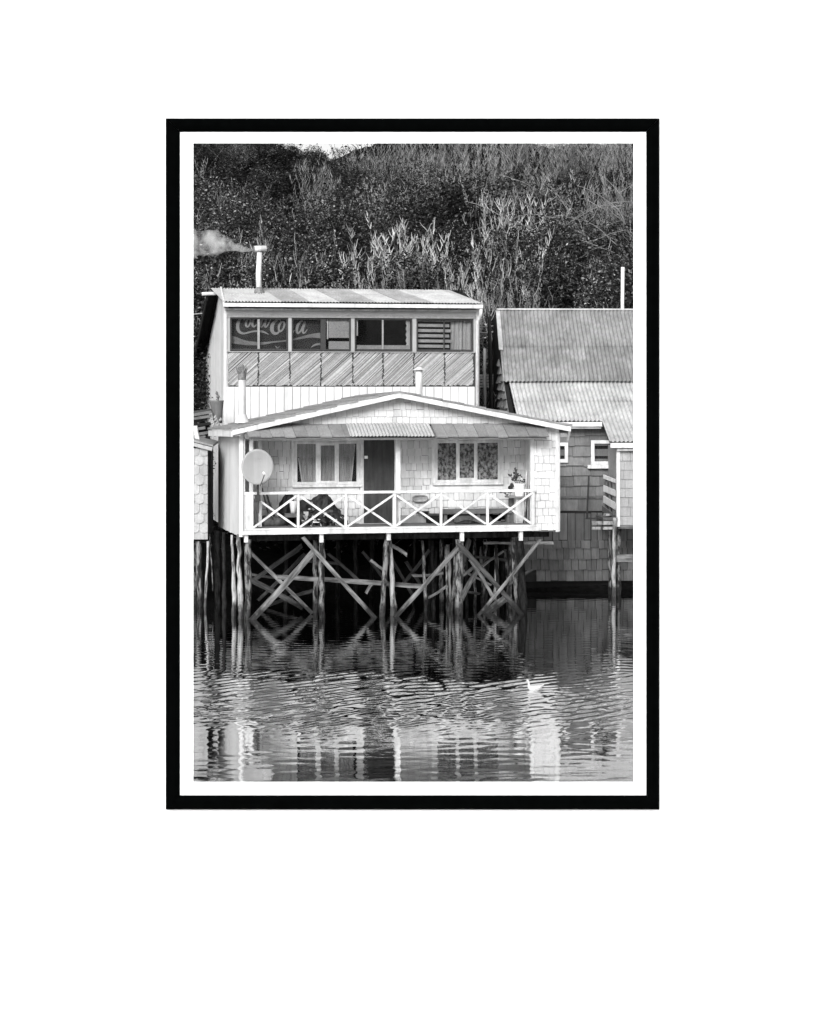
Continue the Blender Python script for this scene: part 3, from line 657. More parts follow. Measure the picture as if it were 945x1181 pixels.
for k in range(12):
    x_ = 488 + 8.6*k + R.uniform(-3, 3); v_ = R.uniform(.7, 3.4)
    pile(x_, R.uniform(620, 634), x_ + R.uniform(-5, 5), R.uniform(696, 707), R.uniform(2.2, 3.6), R.uniform(3, 5), v_, R.choice(['pile_wood', 'pile_pale', 'pile_dark', 'pile_wood']))
for k in range(7):
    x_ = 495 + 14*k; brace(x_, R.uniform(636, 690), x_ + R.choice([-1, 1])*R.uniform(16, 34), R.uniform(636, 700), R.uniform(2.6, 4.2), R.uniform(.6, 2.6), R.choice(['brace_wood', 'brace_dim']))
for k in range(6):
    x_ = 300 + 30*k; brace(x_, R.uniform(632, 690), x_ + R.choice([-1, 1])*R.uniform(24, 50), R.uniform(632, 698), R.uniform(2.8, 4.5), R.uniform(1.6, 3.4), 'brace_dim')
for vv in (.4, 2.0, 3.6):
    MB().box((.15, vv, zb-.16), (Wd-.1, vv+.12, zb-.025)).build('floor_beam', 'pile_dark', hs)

# ------------------------------------------------------------------ things on the porch
def ground(px, v): return (U(px, v), v, zd)
def at(o, px=None):                       # place a house-local thing as a top-level object
    o.location = (A.o[0], A.o[1], 0); o.rotation_euler = (0, 0, A.a); return o
class Local:
    """a top-level Empty at (u,v,z) of the front house; parts are built in its own axes"""
    def __init__(self, name, base, **kw):
        self.b = V3(base); u, v, z = base
        self.e = empty(name, (A.o[0] + u*A.c - v*A.s, A.o[1] + u*A.s + v*A.c, z), A.a, **kw)
    def part(self, mb, name, mat_, smooth=False, parent=None):
        mb.v = [tuple(V3(p) - self.b) for p in mb.v]
        return mb.build(name, mat_, parent or self.e, smooth)
    def P(self, px, py, v): return V3(L(px, py, v))

# satellite dish
dv = -.16
t = Local('satellite_dish', L(296.5, 574, dv), label='round pale grey satellite dish on a pole at the left end of the porch rail', category='satellite dish')
c = t.P(297, 538.5, dv-.18); rr = 19.3/48; nrm = unit(V3((-.10, -1, .06))); sx = unit(np.cross(nrm, V3((0,0,1)))); sy = np.cross(sx, nrm)
d = MB(); vs = []; nr, na = 7, 40
for side, dp in ((0, 0), (1, .018)):
    for i in range(nr+1):
        r = rr*i/nr
        for k in range(na):
            an = 2*math.pi*k/na
            vs.append(c + sx*r*.96*math.cos(an) + sy*r*1.06*math.sin(an) + nrm*(.075*(r/rr)**2 - dp))
fs = []; o1 = (nr+1)*na
for i in range(nr):
    for k in range(na):
        q = (k+1) % na
        fs.append((i*na+k, i*na+q, (i+1)*na+q, (i+1)*na+k)); fs.append((o1+i*na+q, o1+i*na+k, o1+(i+1)*na+k, o1+(i+1)*na+q))
for k in range(na):
    q = (k+1) % na; fs.append((nr*na+k, nr*na+q, o1+nr*na+q, o1+nr*na+k))
d.add(vs, fs); dish = t.part(d, 'reflector', 'dish_grey', True)
def on_dish(x, y): r2 = (x*x+y*y)/rr**2; return c + sx*x + sy*y + nrm*(.075*r2 + .004)
for (xa, xb, yy) in ((-.10, .10, .155), (-.07, .05, .205)):
    mk = MB()
    for k in range(9):
        f = xa + (xb-xa)*k/9; g_ = f + (xb-xa)/9*.8
        mk.slab([on_dish(f, yy+.02*f), on_dish(g_, yy+.02*g_), on_dish(g_, yy+.016+.02*g_), on_dish(f, yy+.016+.02*f)], nrm*.002)
    t.part(mk, 'marking', 'dish_mark', parent=dish)
arm = MB(); p0 = c + sx*.10*0 - sy*.40 + nrm*.05; fd = c + nrm*.42 + sy*(-.23) - sx*(-.02)
fdp = t.P(305.5, 546.5, dv-.62); bs_ = t.P(300.3, 560, dv-.22)
arm.tube([bs_, (bs_+fdp)/2 + V3((0, 0, -.01)), fdp], .011, 6); t.part(arm, 'feed_arm', 'dark_metal')
t.part(MB().tube([fdp, fdp + unit(c-fdp)*.09], [.028, .022], 10), 'feed_horn', 'plastic_white')
pl = MB().tube([t.P(297, 541, dv), t.P(297.5, 560, dv), t.P(297.5, 592, dv)], .026, 8).tube([c - nrm*.02, t.P(297, 541, dv)], .05, 8)
pl.box(t.P(294.5, 571, dv-.03), t.P(300.5, 578, dv+.03) + V3((0,.05,0))); t.part(pl, 'mast', 'dark_metal')

def stick(x0, y0, x1, y1, v0, v1, r, label, mt_='wood_stick', name='pole', group=None, cat='pole'):
    p0, p1 = V3(L(x0, y0, v0)), V3(L(x1, y1, v1)); t = Local(name, p0, label=label, category=cat)
    if group: t.e['group'] = group
    pts = [p0 + (p1-p0)*k/5 + V3((R.uniform(-1,1)*.004, R.uniform(-1,1)*.004, 0)) for k in range(6)]
    t.part(MB().tube(pts, [r*R.uniform(.9, 1.1) for _ in pts], 7), 'shaft', mt_, True); return t
stick(316.5, 597, 304, 559, .8, 1.0, .024, 'longer dark pole leaning behind the satellite dish')
stick(309.5, 592, 302, 562, .75, .95, .020, 'shorter dark pole leaning close behind the satellite dish')
stick(331.5, 571, 337, 551, .95, 1.1, .018, 'thin dark stick leaning on the wall left of the grey curtained window')
stick(326, 551, 314, 552, 1.12, 1.12, .012, 'short dark rod level against the wall right of the satellite dish', cat='rod', name='rod')
# grey sack low in the corner
def lump(label, name, cat, base, blobs, mt_, seed, part='cover', sub=14):
    """one lumpy skin over several overlapping blobs (convex slices round a star-shaped centre)"""
    r_ = random.Random(seed); t = Local(name, base, label=label, category=cat); mb = MB(); b = V3(base)
    cs = [(V3(c_), V3(s_)) for c_, s_ in blobs]; cen = b + V3((sum(c_[0]-b[0] for c_, _ in cs)/len(cs), sum(c_[1]-b[1] for c_, _ in cs)/len(cs), .05))
    n1, n2 = 36, 16; vs = []
    ph = [r_.uniform(0, 6) for _ in range(8)]
    for j in range(n2+1):
        el_ = math.pi/2*j/n2
        for i in range(n1):
            an = 2*math.pi*i/n1; d_ = V3((math.cos(an)*math.cos(el_), math.sin(an)*math.cos(el_), math.sin(el_)))
            best = .03
            for c_, s_ in cs:
                o_ = (cen - c_)/s_; dd = d_/s_; A_ = dd@dd; B_ = o_@dd; C_ = o_@o_-1; dis = B_*B_-A_*C_
                if dis > 0: best = max(best, (-B_+math.sqrt(dis))/A_)
            best *= 1 + .06*math.sin(an*5+ph[0]+el_*4) + .05*math.sin(an*9+ph[1]-el_*7) + .035*math.sin(an*16+el_*11+ph[2])
            p = cen + d_*best
            if j == 0: p[2] = b[2] + .002
            vs.append(p)
    mb.add(vs, [(j*n1+i, j*n1+(i+1) % n1, (j+1)*n1+(i+1) % n1, (j+1)*n1+i) for j in range(n2) for i in range(n1)] + [tuple(range(n1))[::-1]])
    t.part(mb, part, mt_, True); return t
def bl(px, v, dz, su, sv, sz): u = U(px, v); return ((u, v, zd+dz), (su, sv, sz))
lump('slumped grey sack on the porch floor below the satellite dish', 'sack', 'sack', ground(313, .55), [bl(308, .55, .08, .22, .2, .16), bl(319, .6, .06, .2, .2, .15)], 'sack_grey', 3)
lump('big black plastic covered heap on the left half of the porch', 'covered_heap', 'heap', ground(367, .62),
     [bl(355, .65, .22, .30, .3, .42), bl(372, .62, .24, .30, .32, .50), bl(383, .6, .1, .25, .3, .34), bl(392, .55, .05, .16, .25, .22)], 'sack_black', 5)
hp = t; r_ = random.Random(17); om = MB()
for k in range(70):
    x_ = r_.uniform(349, 396); top_ = np.interp(x_, [347, 352, 366, 373, 381, 386, 397], [592, 580, 579, 577.5, 583, 593, 597]); y_ = r_.uniform(top_-.5, 607); v_ = .50 - .42*(y_-top_)/(608-top_) - r_.uniform(0, .06)
    p_ = t.P(x_, y_, v_); d_ = unit(V3((r_.uniform(-1, 1), r_.uniform(-.5, .2), r_.uniform(-.8, .8))))*r_.uniform(.05, .16)
    om.bar(p_-d_/2, p_+d_/2, r_.uniform(.03, .08), r_.uniform(.015, .05), n=(r_.uniform(-.4, .4), 1, .2), w2=r_.uniform(.01, .06))
o_ = t.part(om, 'oddments', 'oddment'); o_['kind'] = 'stuff'
# stool with a pale pot
t = Local('stool', ground(336, .55), label='low dark wooden stool holding a pale pot near the heap', category='stool')
u = U(336, .55); zs = Z(336, 592, .55)
t.part(MB().box((u-.15, .42, zs-.09), (u+.15, .70, zs)), 'seat', 'bench_wood')
for sx_ in (-1, 1):
    for sv in (.45, .66): t.part(MB().bar((u+sx_*.12, sv, zd), (u+sx_*.12, sv, zs-.09), .045, .045), 'leg', 'black_board')
t = Local('pot', (U(338.5, .55), .55, zs), label='pale tapered pot standing on the low dark stool', category='pot')
u = U(338.5, .55)
t.part(MB().tube([(u, .55, zs), (u, .55, zs+.14), (u, .55, zs+.30), (u, .55, zs+.30), (u, .55, zs+.1)], [.065, .08, .10, .085, .05], 14), 'body', 'plastic_white', True)
lump('black rubbish bag slumped behind the stool and pot', 'rubbish_bag', 'bag', ground(331, .9), [bl(329, .92, .2, .16, .16, .52), bl(334, .95, .3, .14, .14, .50)], 'sack_black', 8)
# white plastic stool
t = Local('small_chair', ground(364.5, .2), label='small white tubular stool in front of the black heap', category='stool')
u = U(364.5, .2); zs = Z(364, 602.2, .2)
t.part(MB().tube([(u + .11*math.cos(k*math.pi/8), .2 + .10*math.sin(k*math.pi/8), zs) for k in range(17)], .013, 6, False).tube([(u+.05+.10*math.cos(k*math.pi/8), .33 + .03*math.sin(k*math.pi/8), zs+.055) for k in range(17)], .012, 6, False), 'seat_ring', 'plastic_white', True)
for sx_, sv in ((-1, .13), (1, .13), (-1, .27), (1, .27)):
    t.part(MB().tube([(u+sx_*.09, sv, zs), (u+sx_*.12, sv-.01, zd)], .012, 6), 'leg', 'plastic_white', True)
t = Local('cloth', L(353, 591, .28), label='pale rag hanging in front of the black heap', category='rag')
cl = MB(); vs = []
for j in range(7):
    for i in range(7):
        s = i/6-.5; w_ = .13 - .012*j
        vs.append(V3(L(353, 590+2.2*j, .28)) + V3((s*w_ + .01*math.sin(j), .02*math.sin(i*2.1+j*.4), 0)))
cl.add(vs, [(j*7+i, j*7+i+1, (j+1)*7+i+1, (j+1)*7+i) for j in range(6) for i in range(6)]); t.part(cl, 'fabric', 'curtain_hem', True)
# oval pan on the wall
v = PV-.09; t = Local('pan', L(484.8, 575, v), label='grey oval pan hung on the wall right of the door', category='pan')
u, _, z = L(484.8, 575, v); mb = MB(); vs = []; n = 28
def ov(sc, y): return [(u + sc*.20*math.copysign(abs(math.cos(2*math.pi*k/n))**.6, math.cos(2*math.pi*k/n)), y, z + sc*.085*math.copysign(abs(math.sin(2*math.pi*k/n))**.8, math.sin(2*math.pi*k/n))) for k in range(n)]
for sc, y in ((1, v+.03), (1, v-.01), (.9, v-.02), (.82, v+.012), (.3, v+.014)): vs += ov(sc, y)
mb.add(vs, [(j*n+k, j*n+(k+1) % n, (j+1)*n+(k+1) % n, (j+1)*n+k) for j in range(4) for k in range(n)] + [tuple(range(4*n, 5*n))]); t.part(mb, 'bowl', 'frame_grey', True)
# dark lower boarding and the bench
MB().box((U(462, PV), PV-.045, zd), (U(497, PV), PV-.024, Z(480, 594, PV))).build('skirting_board', 'hut_shingle', hs)
t = Local('shelf', L(487, 592, PV-.03), label='small black wall shelf below the oval pan', category='shelf')
t.part(MB().box(L(481, 591, PV-.2), V3(L(494, 589.4, PV-.03))), 'board', 'black_board'); t.part(MB().box(L(489, 596, PV-.16), V3(L(493, 591.1, PV-.03))), 'bracket', 'black_board')
t = Local('bench', ground(550, .8), label='long grey wooden bench against the wall under the lace curtained window', category='bench')
sz = Z(550, 587, .8)
for k in range(2): t.part(MB().box((U(510+k, .6), .52+.2*k, sz-.10), (U(590, .6), .71+.2*k, sz+.004*k)), 'seat_board', 'bench_wood')
for px in (513, 551, 586): t.part(MB().box((U(px, .7)-.04, .58, zd), (U(px, .7)+.04, .88, sz-.10)), 'leg', 'bench_wood')
t.part(MB().box((U(512, .9), .93, zd), (U(588, .9), .95, sz-.10)), 'under_seat_sheet', 'black_board')  # black sheet behind the legs, filling the space under the seat
lump('grey sack stuffed under the long bench', 'sack', 'sack', ground(545, .68), [bl(536, .7, .02, .3, .12, .24), bl(556, .7, .02, .28, .12, .22)], 'sack_grey', 12)
t = Local('crate', ground(497, .75), label='low black box on the porch floor at the left end of the bench', category='box')
t.part(MB().box((U(493, .75), .6, zd), (U(506, .75), .92, Z(500, 594.5, .75))), 'body', 'black_board'); t.part(MB().box((U(491, .75), .57, Z(500, 594.4, .75)), (U(508, .75), .95, Z(500, 592.6, .75))), 'lid', 'frame_dark')
lump('low row of black bags lying in front of the bench', 'bag', 'bag', ground(540, .3), [bl(530, .3, .0, .16, .12, .07), bl(540, .3, .0, .2, .12, .09), bl(552, .3, .0, .16, .12, .06)], 'sack_black', 15)
# white cabinet, shelf, flower pot
t = Local('cabinet', ground(598.5, .5), label='narrow white cabinet at the right end of the porch', category='cabinet')
czt = Z(598, 574, .5)
t.part(MB().box((U(593.8, .5), .38, zd), (U(603.5, .5), .72, czt)), 'body', 'white_board'); t.part(MB().box((U(594.2, .5), .368, zd+.03), (U(603.1, .5), .379, czt-.02)), 'door', 'white_paint')
t.part(MB().box((U(585, .5), .30, czt+.002), (U(607, .5), .74, czt+.045)), 'top_board', 'frame_grey')
t = Local('post', ground(590, .6), label='dark board upright left of the white cabinet', category='board')
t.part(MB().box((U(587.6, .6), .58, zd), (U(592.8, .6), .66, czt-.01)), 'plank', 'wood_stick')
zt = czt+.046; v = .46
t = Local('flower_pot', (U(599.5, v), v, zt), label='white flower pot with a small plant on the white cabinet', category='flower pot')
u = U(599.5, v); ht = Z(599, 557.5, v)-zt
pt = t.part(MB().tube([(u, v, zt), (u, v, zt+ht*.9), (u, v, zt+ht*.9), (u, v, zt+ht), (u, v, zt+ht), (u, v, zt+ht*.85)], [.105, .14, .15, .152, .13, .12], 18), 'pot', 'plastic_white')
lf = MB(); r_ = random.Random(4)
def leaf(mb, p, d_, ln, wd):
    d_ = unit(V3(d_)); s = unit(np.cross(d_, V3((.2, 1, .3)))); k = np.cross(s, d_)
    mb.add([p, p + d_*ln*.5 + s*wd + k*.01, p + d_*ln - k*.02, p + d_*ln*.5 - s*wd + k*.01], [(0,1,2,3)])
def stemmed(mb, base, top, n, ln, wd):
    base, top = V3(base), V3(top); mb.tube([base, (base+top)/2 + V3((.01, 0, 0)), top], .008, 5)
    for k in range(n):
        f = .25 + .75*r_.random(); leaf(mb, base+(top-base)*f, (r_.uniform(-1, 1), r_.uniform(-.8, .8), r_.uniform(-.1, 1)), ln*r_.uniform(.6, 1.2), wd)
stemmed(lf, (u-.06, v, zt+ht), t.P(593.5, 540.5, v), 26, .10, .03); stemmed(lf, (u-.09, v, zt+ht), t.P(589, 549, v), 12, .10, .03)
stemmed(lf, (u+.08, v, zt+ht), t.P(604.5, 553.5, v), 10, .08, .025); stemmed(lf, (u+.0, v, zt+ht), t.P(600, 549, v), 12, .07, .02)
t.part(lf, 'foliage', 'leaf_plant')
pe = MB()
for k in range(14): leaf(pe, t.P(r_.uniform(598, 603), r_.uniform(550, 555.5), v-.03), (r_.uniform(-1,1), -.3, r_.uniform(-.2,1)), .05, .02)
t.part(pe, 'blossom', 'petal')
t = Local('plant', (U(588, .52), .52, zt), label='dark trailing leafy plant left of the white flower pot', category='plant')
lf = MB(); stemmed(lf, (U(588.5, .52), .52, zt), t.P(589, 560, .5), 22, .10, .035); stemmed(lf, (U(586, .52), .52, zt), t.P(580, 568, .5), 8, .09, .02); t.part(lf, 'foliage', 'leaf_plant')
stick(605.2, 606, 607.3, 543, .35, .52, .017, 'tallest pale stick left of the right hand porch post', 'stick_pale', 'stick', cat='stick')
stick(608.6, 606, 610.4, 543.5, .36, .5, .016, 'slim grey stick between two other sticks by the porch post', 'hut_shingle', 'stick', cat='stick')
stick(603.6, 604, 612.3, 556, .3, .5, .016, 'slanting dark stick nearest the right hand porch post', 'wood_stick', 'stick', cat='stick')
t = Local('plank', ground(610.5, .85), label='broad grey board leaning in the right corner of the porch', category='board')
t.part(MB().bar(ground(610.5, .8), V3(L(611.5, 574, .95)), .20, .03), 'board', 'pale_panel')

# ================================================================== the taller house behind, long row of windows
B = Frame(260, 57.0, 11.0)
ub = empty('upper_house', (B.o[0], B.o[1], 0), B.a, label='tall shed roofed house with a long row of windows behind the white stilt house', category='house')
L, U, Z = B.L, B.U, B.Z
WB = U(549.5); DB = 5.4
VR = 1.45
ez = Z(406, 350.5, -.25); rz = Z(400, 335.3, VR); bkz = Z(235, 410, DB)
zw0, zw1 = Z(405, 404.5), Z(405, 366.8)         # window band
zl0 = Z(405, 445.5)
# side wall of vertical boards under the saltbox roof
def rz_(v): return ez + (v+.25)/(VR+.25)*(rz-ez) if v < VR else rz + (v-VR)/(DB-VR)*(bkz-rz)
sw = MB(); n = 24
for k in range(n):
    v0, v1 = DB*k/n+.002, DB*(k+1)/n-.002
    sw.slab([(-.02-.004*(k % 2), v0, 1.75), (-.02-.004*(k % 2), v1, 1.75), (-.02-.004*(k % 2), v1, rz_(v1)-.07), (-.02-.004*(k % 2), v0, rz_(v0)-.07)], (.1, 0, 0))
sw.build('side_wall', 'pale_panel', ub)
MB().slab([(WB-.02, 0, 1.75), (WB-.02, DB, 1.75), (WB-.02, DB, bkz-.07), (WB-.02, VR, rz-.07), (WB-.02, 0, rz_(0)-.07)], (.08, 0, 0)).build('side_wall', 'pale_panel', ub)
MB().box((.08, DB-.08, 1.75), (WB-.02, DB, bkz-.08)).build('rear_wall', 'pale_panel', ub)
# white ribbed panel
wp = MB(); x = 260.5; k = 0
while x < 546:
    u0, u1 = U(x), U(min(x+9.6, 547.5)); wp.box((u0+.009, -.03, 1.75), (u1-.009, .0, zl0-.012)); x += 9.6
wp.build('ribbed_panel', 'white_board', ub); box((.06, .004, 1.75), (WB-.03, .08, zl0-.014)).build('panel_core', 'soffit', ub)
# diagonal laths below the windows, eight bays
box((.06, .004, zl0-.012), (WB-.03, .08, zw0-.02)).build('lath_core', 'frame_dark', ub)
seams = [262.5, 298, 334.5, 370.5, 407, 442, 477.5, 513, 546.5]
for i in range(8):
    ua, ub_ = U(seams[i]+.6), U(seams[i+1]-.6); za, zb_ = zl0+.03, zw0-.045
    lm = MB(); st = .052; c = ua - (zb_-za)*1.25
    reg = [(ua, za), (ub_, za), (ub_, zb_), (ua, zb_)]
    while c < ub_:
        w_ = st*R.uniform(.62, .97); j = R.uniform(-.02, .02); hgt = zb_-za; k_ = 1.12+.06*math.sin(i)
        rough = [(ua+R.uniform(-.02, .03), za+R.uniform(-.03, .02)), (ub_+R.uniform(-.03, .02), za+R.uniform(-.03, .02)), (ub_+R.uniform(-.03, .02), zb_+R.uniform(-.02, .03)), (ua+R.uniform(-.02, .03), zb_+R.uniform(-.02, .03))]
        q = clip([(c, za-.1), (c+w_, za-.1), (c+w_+(hgt+.2)*k_+j, zb_+.1), (c+(hgt+.2)*k_+j, zb_+.1)], rough)
        if len(q) >= 3:
            o_ = R.uniform(.012, .03); plate(lm, q, (0, 0, 0), (1,0,0), (0,0,1), (0,-1,0), -.003, lambda y: o_)
        c += st
    lm.build('lath_panel', 'lath', ub)
# window row
posts = [(262.0, 265.2), (332.4, 336.2), (404.8, 408.8), (475.6, 480.0), (546.0, 549.4)]
for a, b in posts: MB().box((U(a), -.06, zw0-.02), (U(b), .06, zw1+.0)).build('window_post', 'hut_shingle', ub)
MB().box((.03, -.075, zw1+.002), (WB-.02, .06, Z(405, 363.3))).build('head_rail', 'frame_grey', ub)
MB().box((.03, -.05, zw0-.045), (WB-.02, .06, zw0-.021)).build('sill_board', 'hut_shingle', ub)
MB().box((.03, -.04, Z(405, 363.2)), (WB-.02, .06, Z(405, 357))).build('frieze', 'soffit', ub)
MB().box((-.02, -.10, Z(405, 358.6)), (WB+.03, -.045, Z(405, 356.3))).build('fascia', 'white_paint', ub)
MB().box((-.10, -.40, ez-.10), (WB+.10, -.27, ez+.002)).box((-.08, -.26, ez-.085), (WB+.08, -.05, ez-.07)).build('gutter', 'white_paint', ub)
MB().box((-.05, -.05, 1.75), (.03, .05, ez-.09)).build('corner_board', 'white_paint', ub); MB().box((WB-.02, -.05, 1.75), (WB+.07, .07, ez-.09)).build('corner_board', 'white_paint', ub)
MB().tube([(WB+.06, -.33, ez-.10), (WB+.06, -.30, ez-.28), (WB+.02, -.10, ez-.45), (WB+.02, -.10, 2.5)], .05, 10).build('downpipe', 'white_paint', ub, smooth=True)
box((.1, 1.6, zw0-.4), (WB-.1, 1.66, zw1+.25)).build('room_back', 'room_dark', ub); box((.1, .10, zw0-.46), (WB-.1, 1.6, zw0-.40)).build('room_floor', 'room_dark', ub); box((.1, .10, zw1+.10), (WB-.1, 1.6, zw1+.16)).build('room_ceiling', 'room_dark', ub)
mull = [298.3, 372.8, 441.5, 512.4]; mw = [(2.6, 'frame_grey'), (6, 'frame_dark'), (1.8, 'frame_grey'), (1.3, 'frame_dark')]
for i in range(4):
    u0, u1 = U(posts[i][1])+.002, U(posts[i+1][0])-.002; c = .045; f = MB()
    f.box((u0, -.03, zw0), (u0+c, .03, zw1)).box((u1-c, -.03, zw0), (u1, .03, zw1)).box((u0+c, -.028, zw0), (u1-c, .028, zw0+c)).box((u0+c, -.028, zw1-c), (u1-c, .028, zw1))
    win = f.build('window', 'frame_dark', ub); um = U(mull[i]); w_ = mw[i][0]/84
    MB().box((um-w_, -.025, zw0+c), (um+w_, .025, zw1-c)).build('mullion', mw[i][1], win)
    for a, b in ((u0+c, um-w_), (um+w_, u1-c)): box((a, .002, zw0+c), (b, .006, zw1-c)).build('pane', 'glass', win)
    if i == 1:
        MB().box((U(379.5), .05, Z(390, 389.5)), (U(403.5), .07, zw1-.03)).box((U(379.5), .05, zw0+.03), (U(403.5), .07, Z(390, 393.5))).build('panel', 'frame_grey', win)
        MB().box((U(377.5), .03, Z(378, 391)), (U(378.8), .05, zw1-.04)).build('cord', 'curtain_hem', win)
    if i == 2:
        MB().box((U(411.6), .04, Z(412, 387)), (U(413.2), .06, zw1-.04)).build('cord', 'curtain_hem', win)
        MB().box((U(412), .04, zw0+.05), (U(472), .09, Z(440, 398))).build('inner_sill', 'frame_grey', win)
        cv = MB(); pts = []
        for k in range(40):
            t_ = k/39; pts.append((U(470.0-1.4*abs(math.sin(t_*math.pi*5))), zw0+.05+(zw1-zw0-.09)*t_))
        cv.slab([(U(473.5), .06, zw0+.05)] + [(p[0], .06, p[1]) for p in pts] + [(U(473.5), .06, zw1-.04)], (0, .006, 0)); cv.build('curtain', 'curtain', win)
    if i == 3:
        for k in range(6):
            zz = zw0 + .10 + k*.145; s_ = MB(); s_.slab([(U(480.5), .06, zz), (U(519+2*(k % 2)), .06, zz-.01), (U(519+2*(k % 2)), .09, zz+.075), (U(480.5), .09, zz+.085)], (0, .006, 0)); s_.build('slat', 'frame_grey', win)
        cv = MB(); nx = 30
        vs = [(U(521+24*i_/nx), .14+.02*math.sin(i_*1.1)+.03*math.sin(i_*.37), z_) for z_ in (zw0+.03, zw1-.04) for i_ in range(nx+1)]
        cv.add(vs, [(i_, i_+1, nx+2+i_, nx+1+i_) for i_ in range(nx)]); cv.build('curtain', 'curtain', win, smooth=True)  # grey sheet imitating a blurry reflection in the pane, not cloth
# roof: front slope in sheets of different age, long back slope with black verge
rb = MB(); e0, e1 = V3((-.12, -.32, ez+.045)), V3((WB+.12, -.32, ez+.045)); r0, r1 = V3((.02, VR, rz+.045)), V3((WB-.45, VR, rz+.045))
cuts = [0] + [(x-253)/303 for x in (322, 354, 388, 432, 462, 498)] + [1]
corrugated(rb, e0, e1, r1, r0, pitch=.09, amp=.016, rnd=random.Random(21), cuts=cuts, pick=(0, 2, 4, 6), slant=-.045); rfo = rb.build('roof', 'zinc_bright', ub)
for q in (1, 3, 5):
    rb = MB(); corrugated(rb, e0, e1, r1, r0, pitch=.09, amp=.016, rnd=random.Random(21), cuts=cuts, pick=(q,), slant=-.045); rb.build('roof_sheet', 'zinc_grey', ub)
bb = MB(); corrugated(bb, V3((WB-.05, DB+.3, bkz)), V3((-.12, DB+.3, bkz)), V3((-.12, VR, rz+.05)), V3((WB-.05, VR, rz+.05)), sheet=.9, pitch=.09, amp=.014); bb.build('rear_roof', 'zinc_dark', ub)
MB().slab([(-.06, -.28, ez-.03), (-.06, VR, rz-.03), (-.06, DB+.25, bkz-.06), (-.06, DB+.25, bkz-.11), (-.06, VR, rz-.08), (-.06, -.28, ez-.07)], (WB+.06, 0, 0)).build('roof_deck', 'black_board', ub)
vb = MB(); 
vb.slab([(-.36, VR+.15, rz-.10), (-.36, DB+.35, bkz-.02), (-.36, DB+.35, bkz-.26), (-.36, VR+.15, rz-.30)], (.03, 0, 0)); vb.slab([(-.36, VR+.15, rz-.06), (-.06, VR+.15, rz-.02), (-.06, DB+.35, bkz-.02), (-.36, DB+.35, bkz-.02)], (0, 0, -.03))
vb.build('verge', 'black_board', ub)
MB().slab([(-.10, -.30, ez+.07), (.0, VR, rz+.09), (.0, VR, rz-.10), (-.10, -.30, ez-.10)], (.045, 0, 0)).build('barge_board', 'white_paint', ub)
MB().tube([(-.50, VR+.1, rz-.12), (-.10, VR+.1, rz-.10)], .05, 8).build('gutter_stub', 'white_paint', ub)
MB().bar((-.40, DB+.2, bkz-.2), (-.44, DB+.1, bkz-.75), .06, .04).build('downpipe_stub', 'white_board', ub)
# stack with T cowl
v = .9; u = U(299, v); zt_ = Z(299, 291, v)
st_ = MB().tube([(u, v, rz_(v)-.1), (U(298.3, v), v, (rz_(v)+zt_)/2), (U(299.6, v), v, zt_)], [.082, .078, .075], 12).build('chimney', 'pipe_zinc', ub, smooth=True)
MB().tube([(U(293, v), v, Z(299, 287, v)), (U(307.3, v), v, Z(299, 286.2, v))], [.085, .085], 12).build('chimney_cowl', 'pipe_zinc', st_, smooth=True)
MB().tube([(U(292.6, v), v, Z(299, 287, v)), (U(293.4, v), v, Z(299, 287, v))], [.092, .092], 12).build('cowl_mouth', 'pipe_sooty', st_)
MB().tube([(u, v, rz_(v)-.02), (u, v, rz_(v)+.12), (u, v, rz_(v)+.2)], [.17, .13, .085], 10).build('flashing', 'pipe_sooty', st_)
# old advertising board standing inside the first window
def sgn(zx, zy): return (255 + zx/5.906, 355 + zy/5.906)
sv = .16
so_ = V3((U(300, sv), sv, zw0-.1)); sgv = empty('painted_sign', (B.o[0] + so_[0]*B.c - so_[1]*B.s, B.o[1] + so_[0]*B.s + so_[1]*B.c, so_[2]), B.a,
    label='old black soft drink sign with flowing white script seen through the left windows', category='sign')
def S(mb): mb.v = [tuple(V3(p)-so_) for p in mb.v]; return mb
S(box((U(262.8, sv), sv, zw0-.05), (U(370, sv), sv+.03, zw1+.22))).build('board', 'sign_black', sgv)
def stroke(pts, ws, off, name, mt_):
    """a brush stroke: smooth centre line, varying width, a raised flat ribbon"""
    P = []; 
    n = len(pts); sub = 8
    def cr(p, q, r, s, t): return tuple(.5*((2*q[i]) + (r[i]-p[i])*t + (2*p[i]-5*q[i]+4*r[i]-s[i])*t*t + (3*q[i]-p[i]-3*r[i]+s[i])*t**3) for i in range(2))
    Wd_ = []
    for i in range(n-1):
        a, b, c_, d_ = pts[max(i-1, 0)], pts[i], pts[i+1], pts[min(i+2, n-1)]
        for k in range(sub): P.append(cr(a, b, c_, d_, k/sub)); Wd_.append(ws[i]+(ws[i+1]-ws[i])*k/sub)
    P.append(pts[-1]); Wd_.append(ws[-1]); vs = []; fs = []; m = len(P)
    for i in range(m):
        d_ = (P[min(i+1, m-1)][0]-P[max(i-1, 0)][0], P[min(i+1, m-1)][1]-P[max(i-1, 0)][1]); l_ = math.hypot(*d_)+1e-9
        nx_, ny_ = -d_[1]/l_*Wd_[i]/2, d_[0]/l_*Wd_[i]/2
        for o_ in (off, 0):
            for sg in (1, -1): vs.append(L(*sgn(P[i][0]+sg*nx_, P[i][1]+sg*ny_), sv-.001-o_))
    for i in range(m-1):
        a, b = 4*i, 4*i+4; fs += [(a, a+1, b+1, b), (a, b, b+2, a+2), (a+1, a+3, b+3, b+1)]
    S(MB().add(vs, fs)).build(name, mt_, sgv)
LT = 'sign_letter'
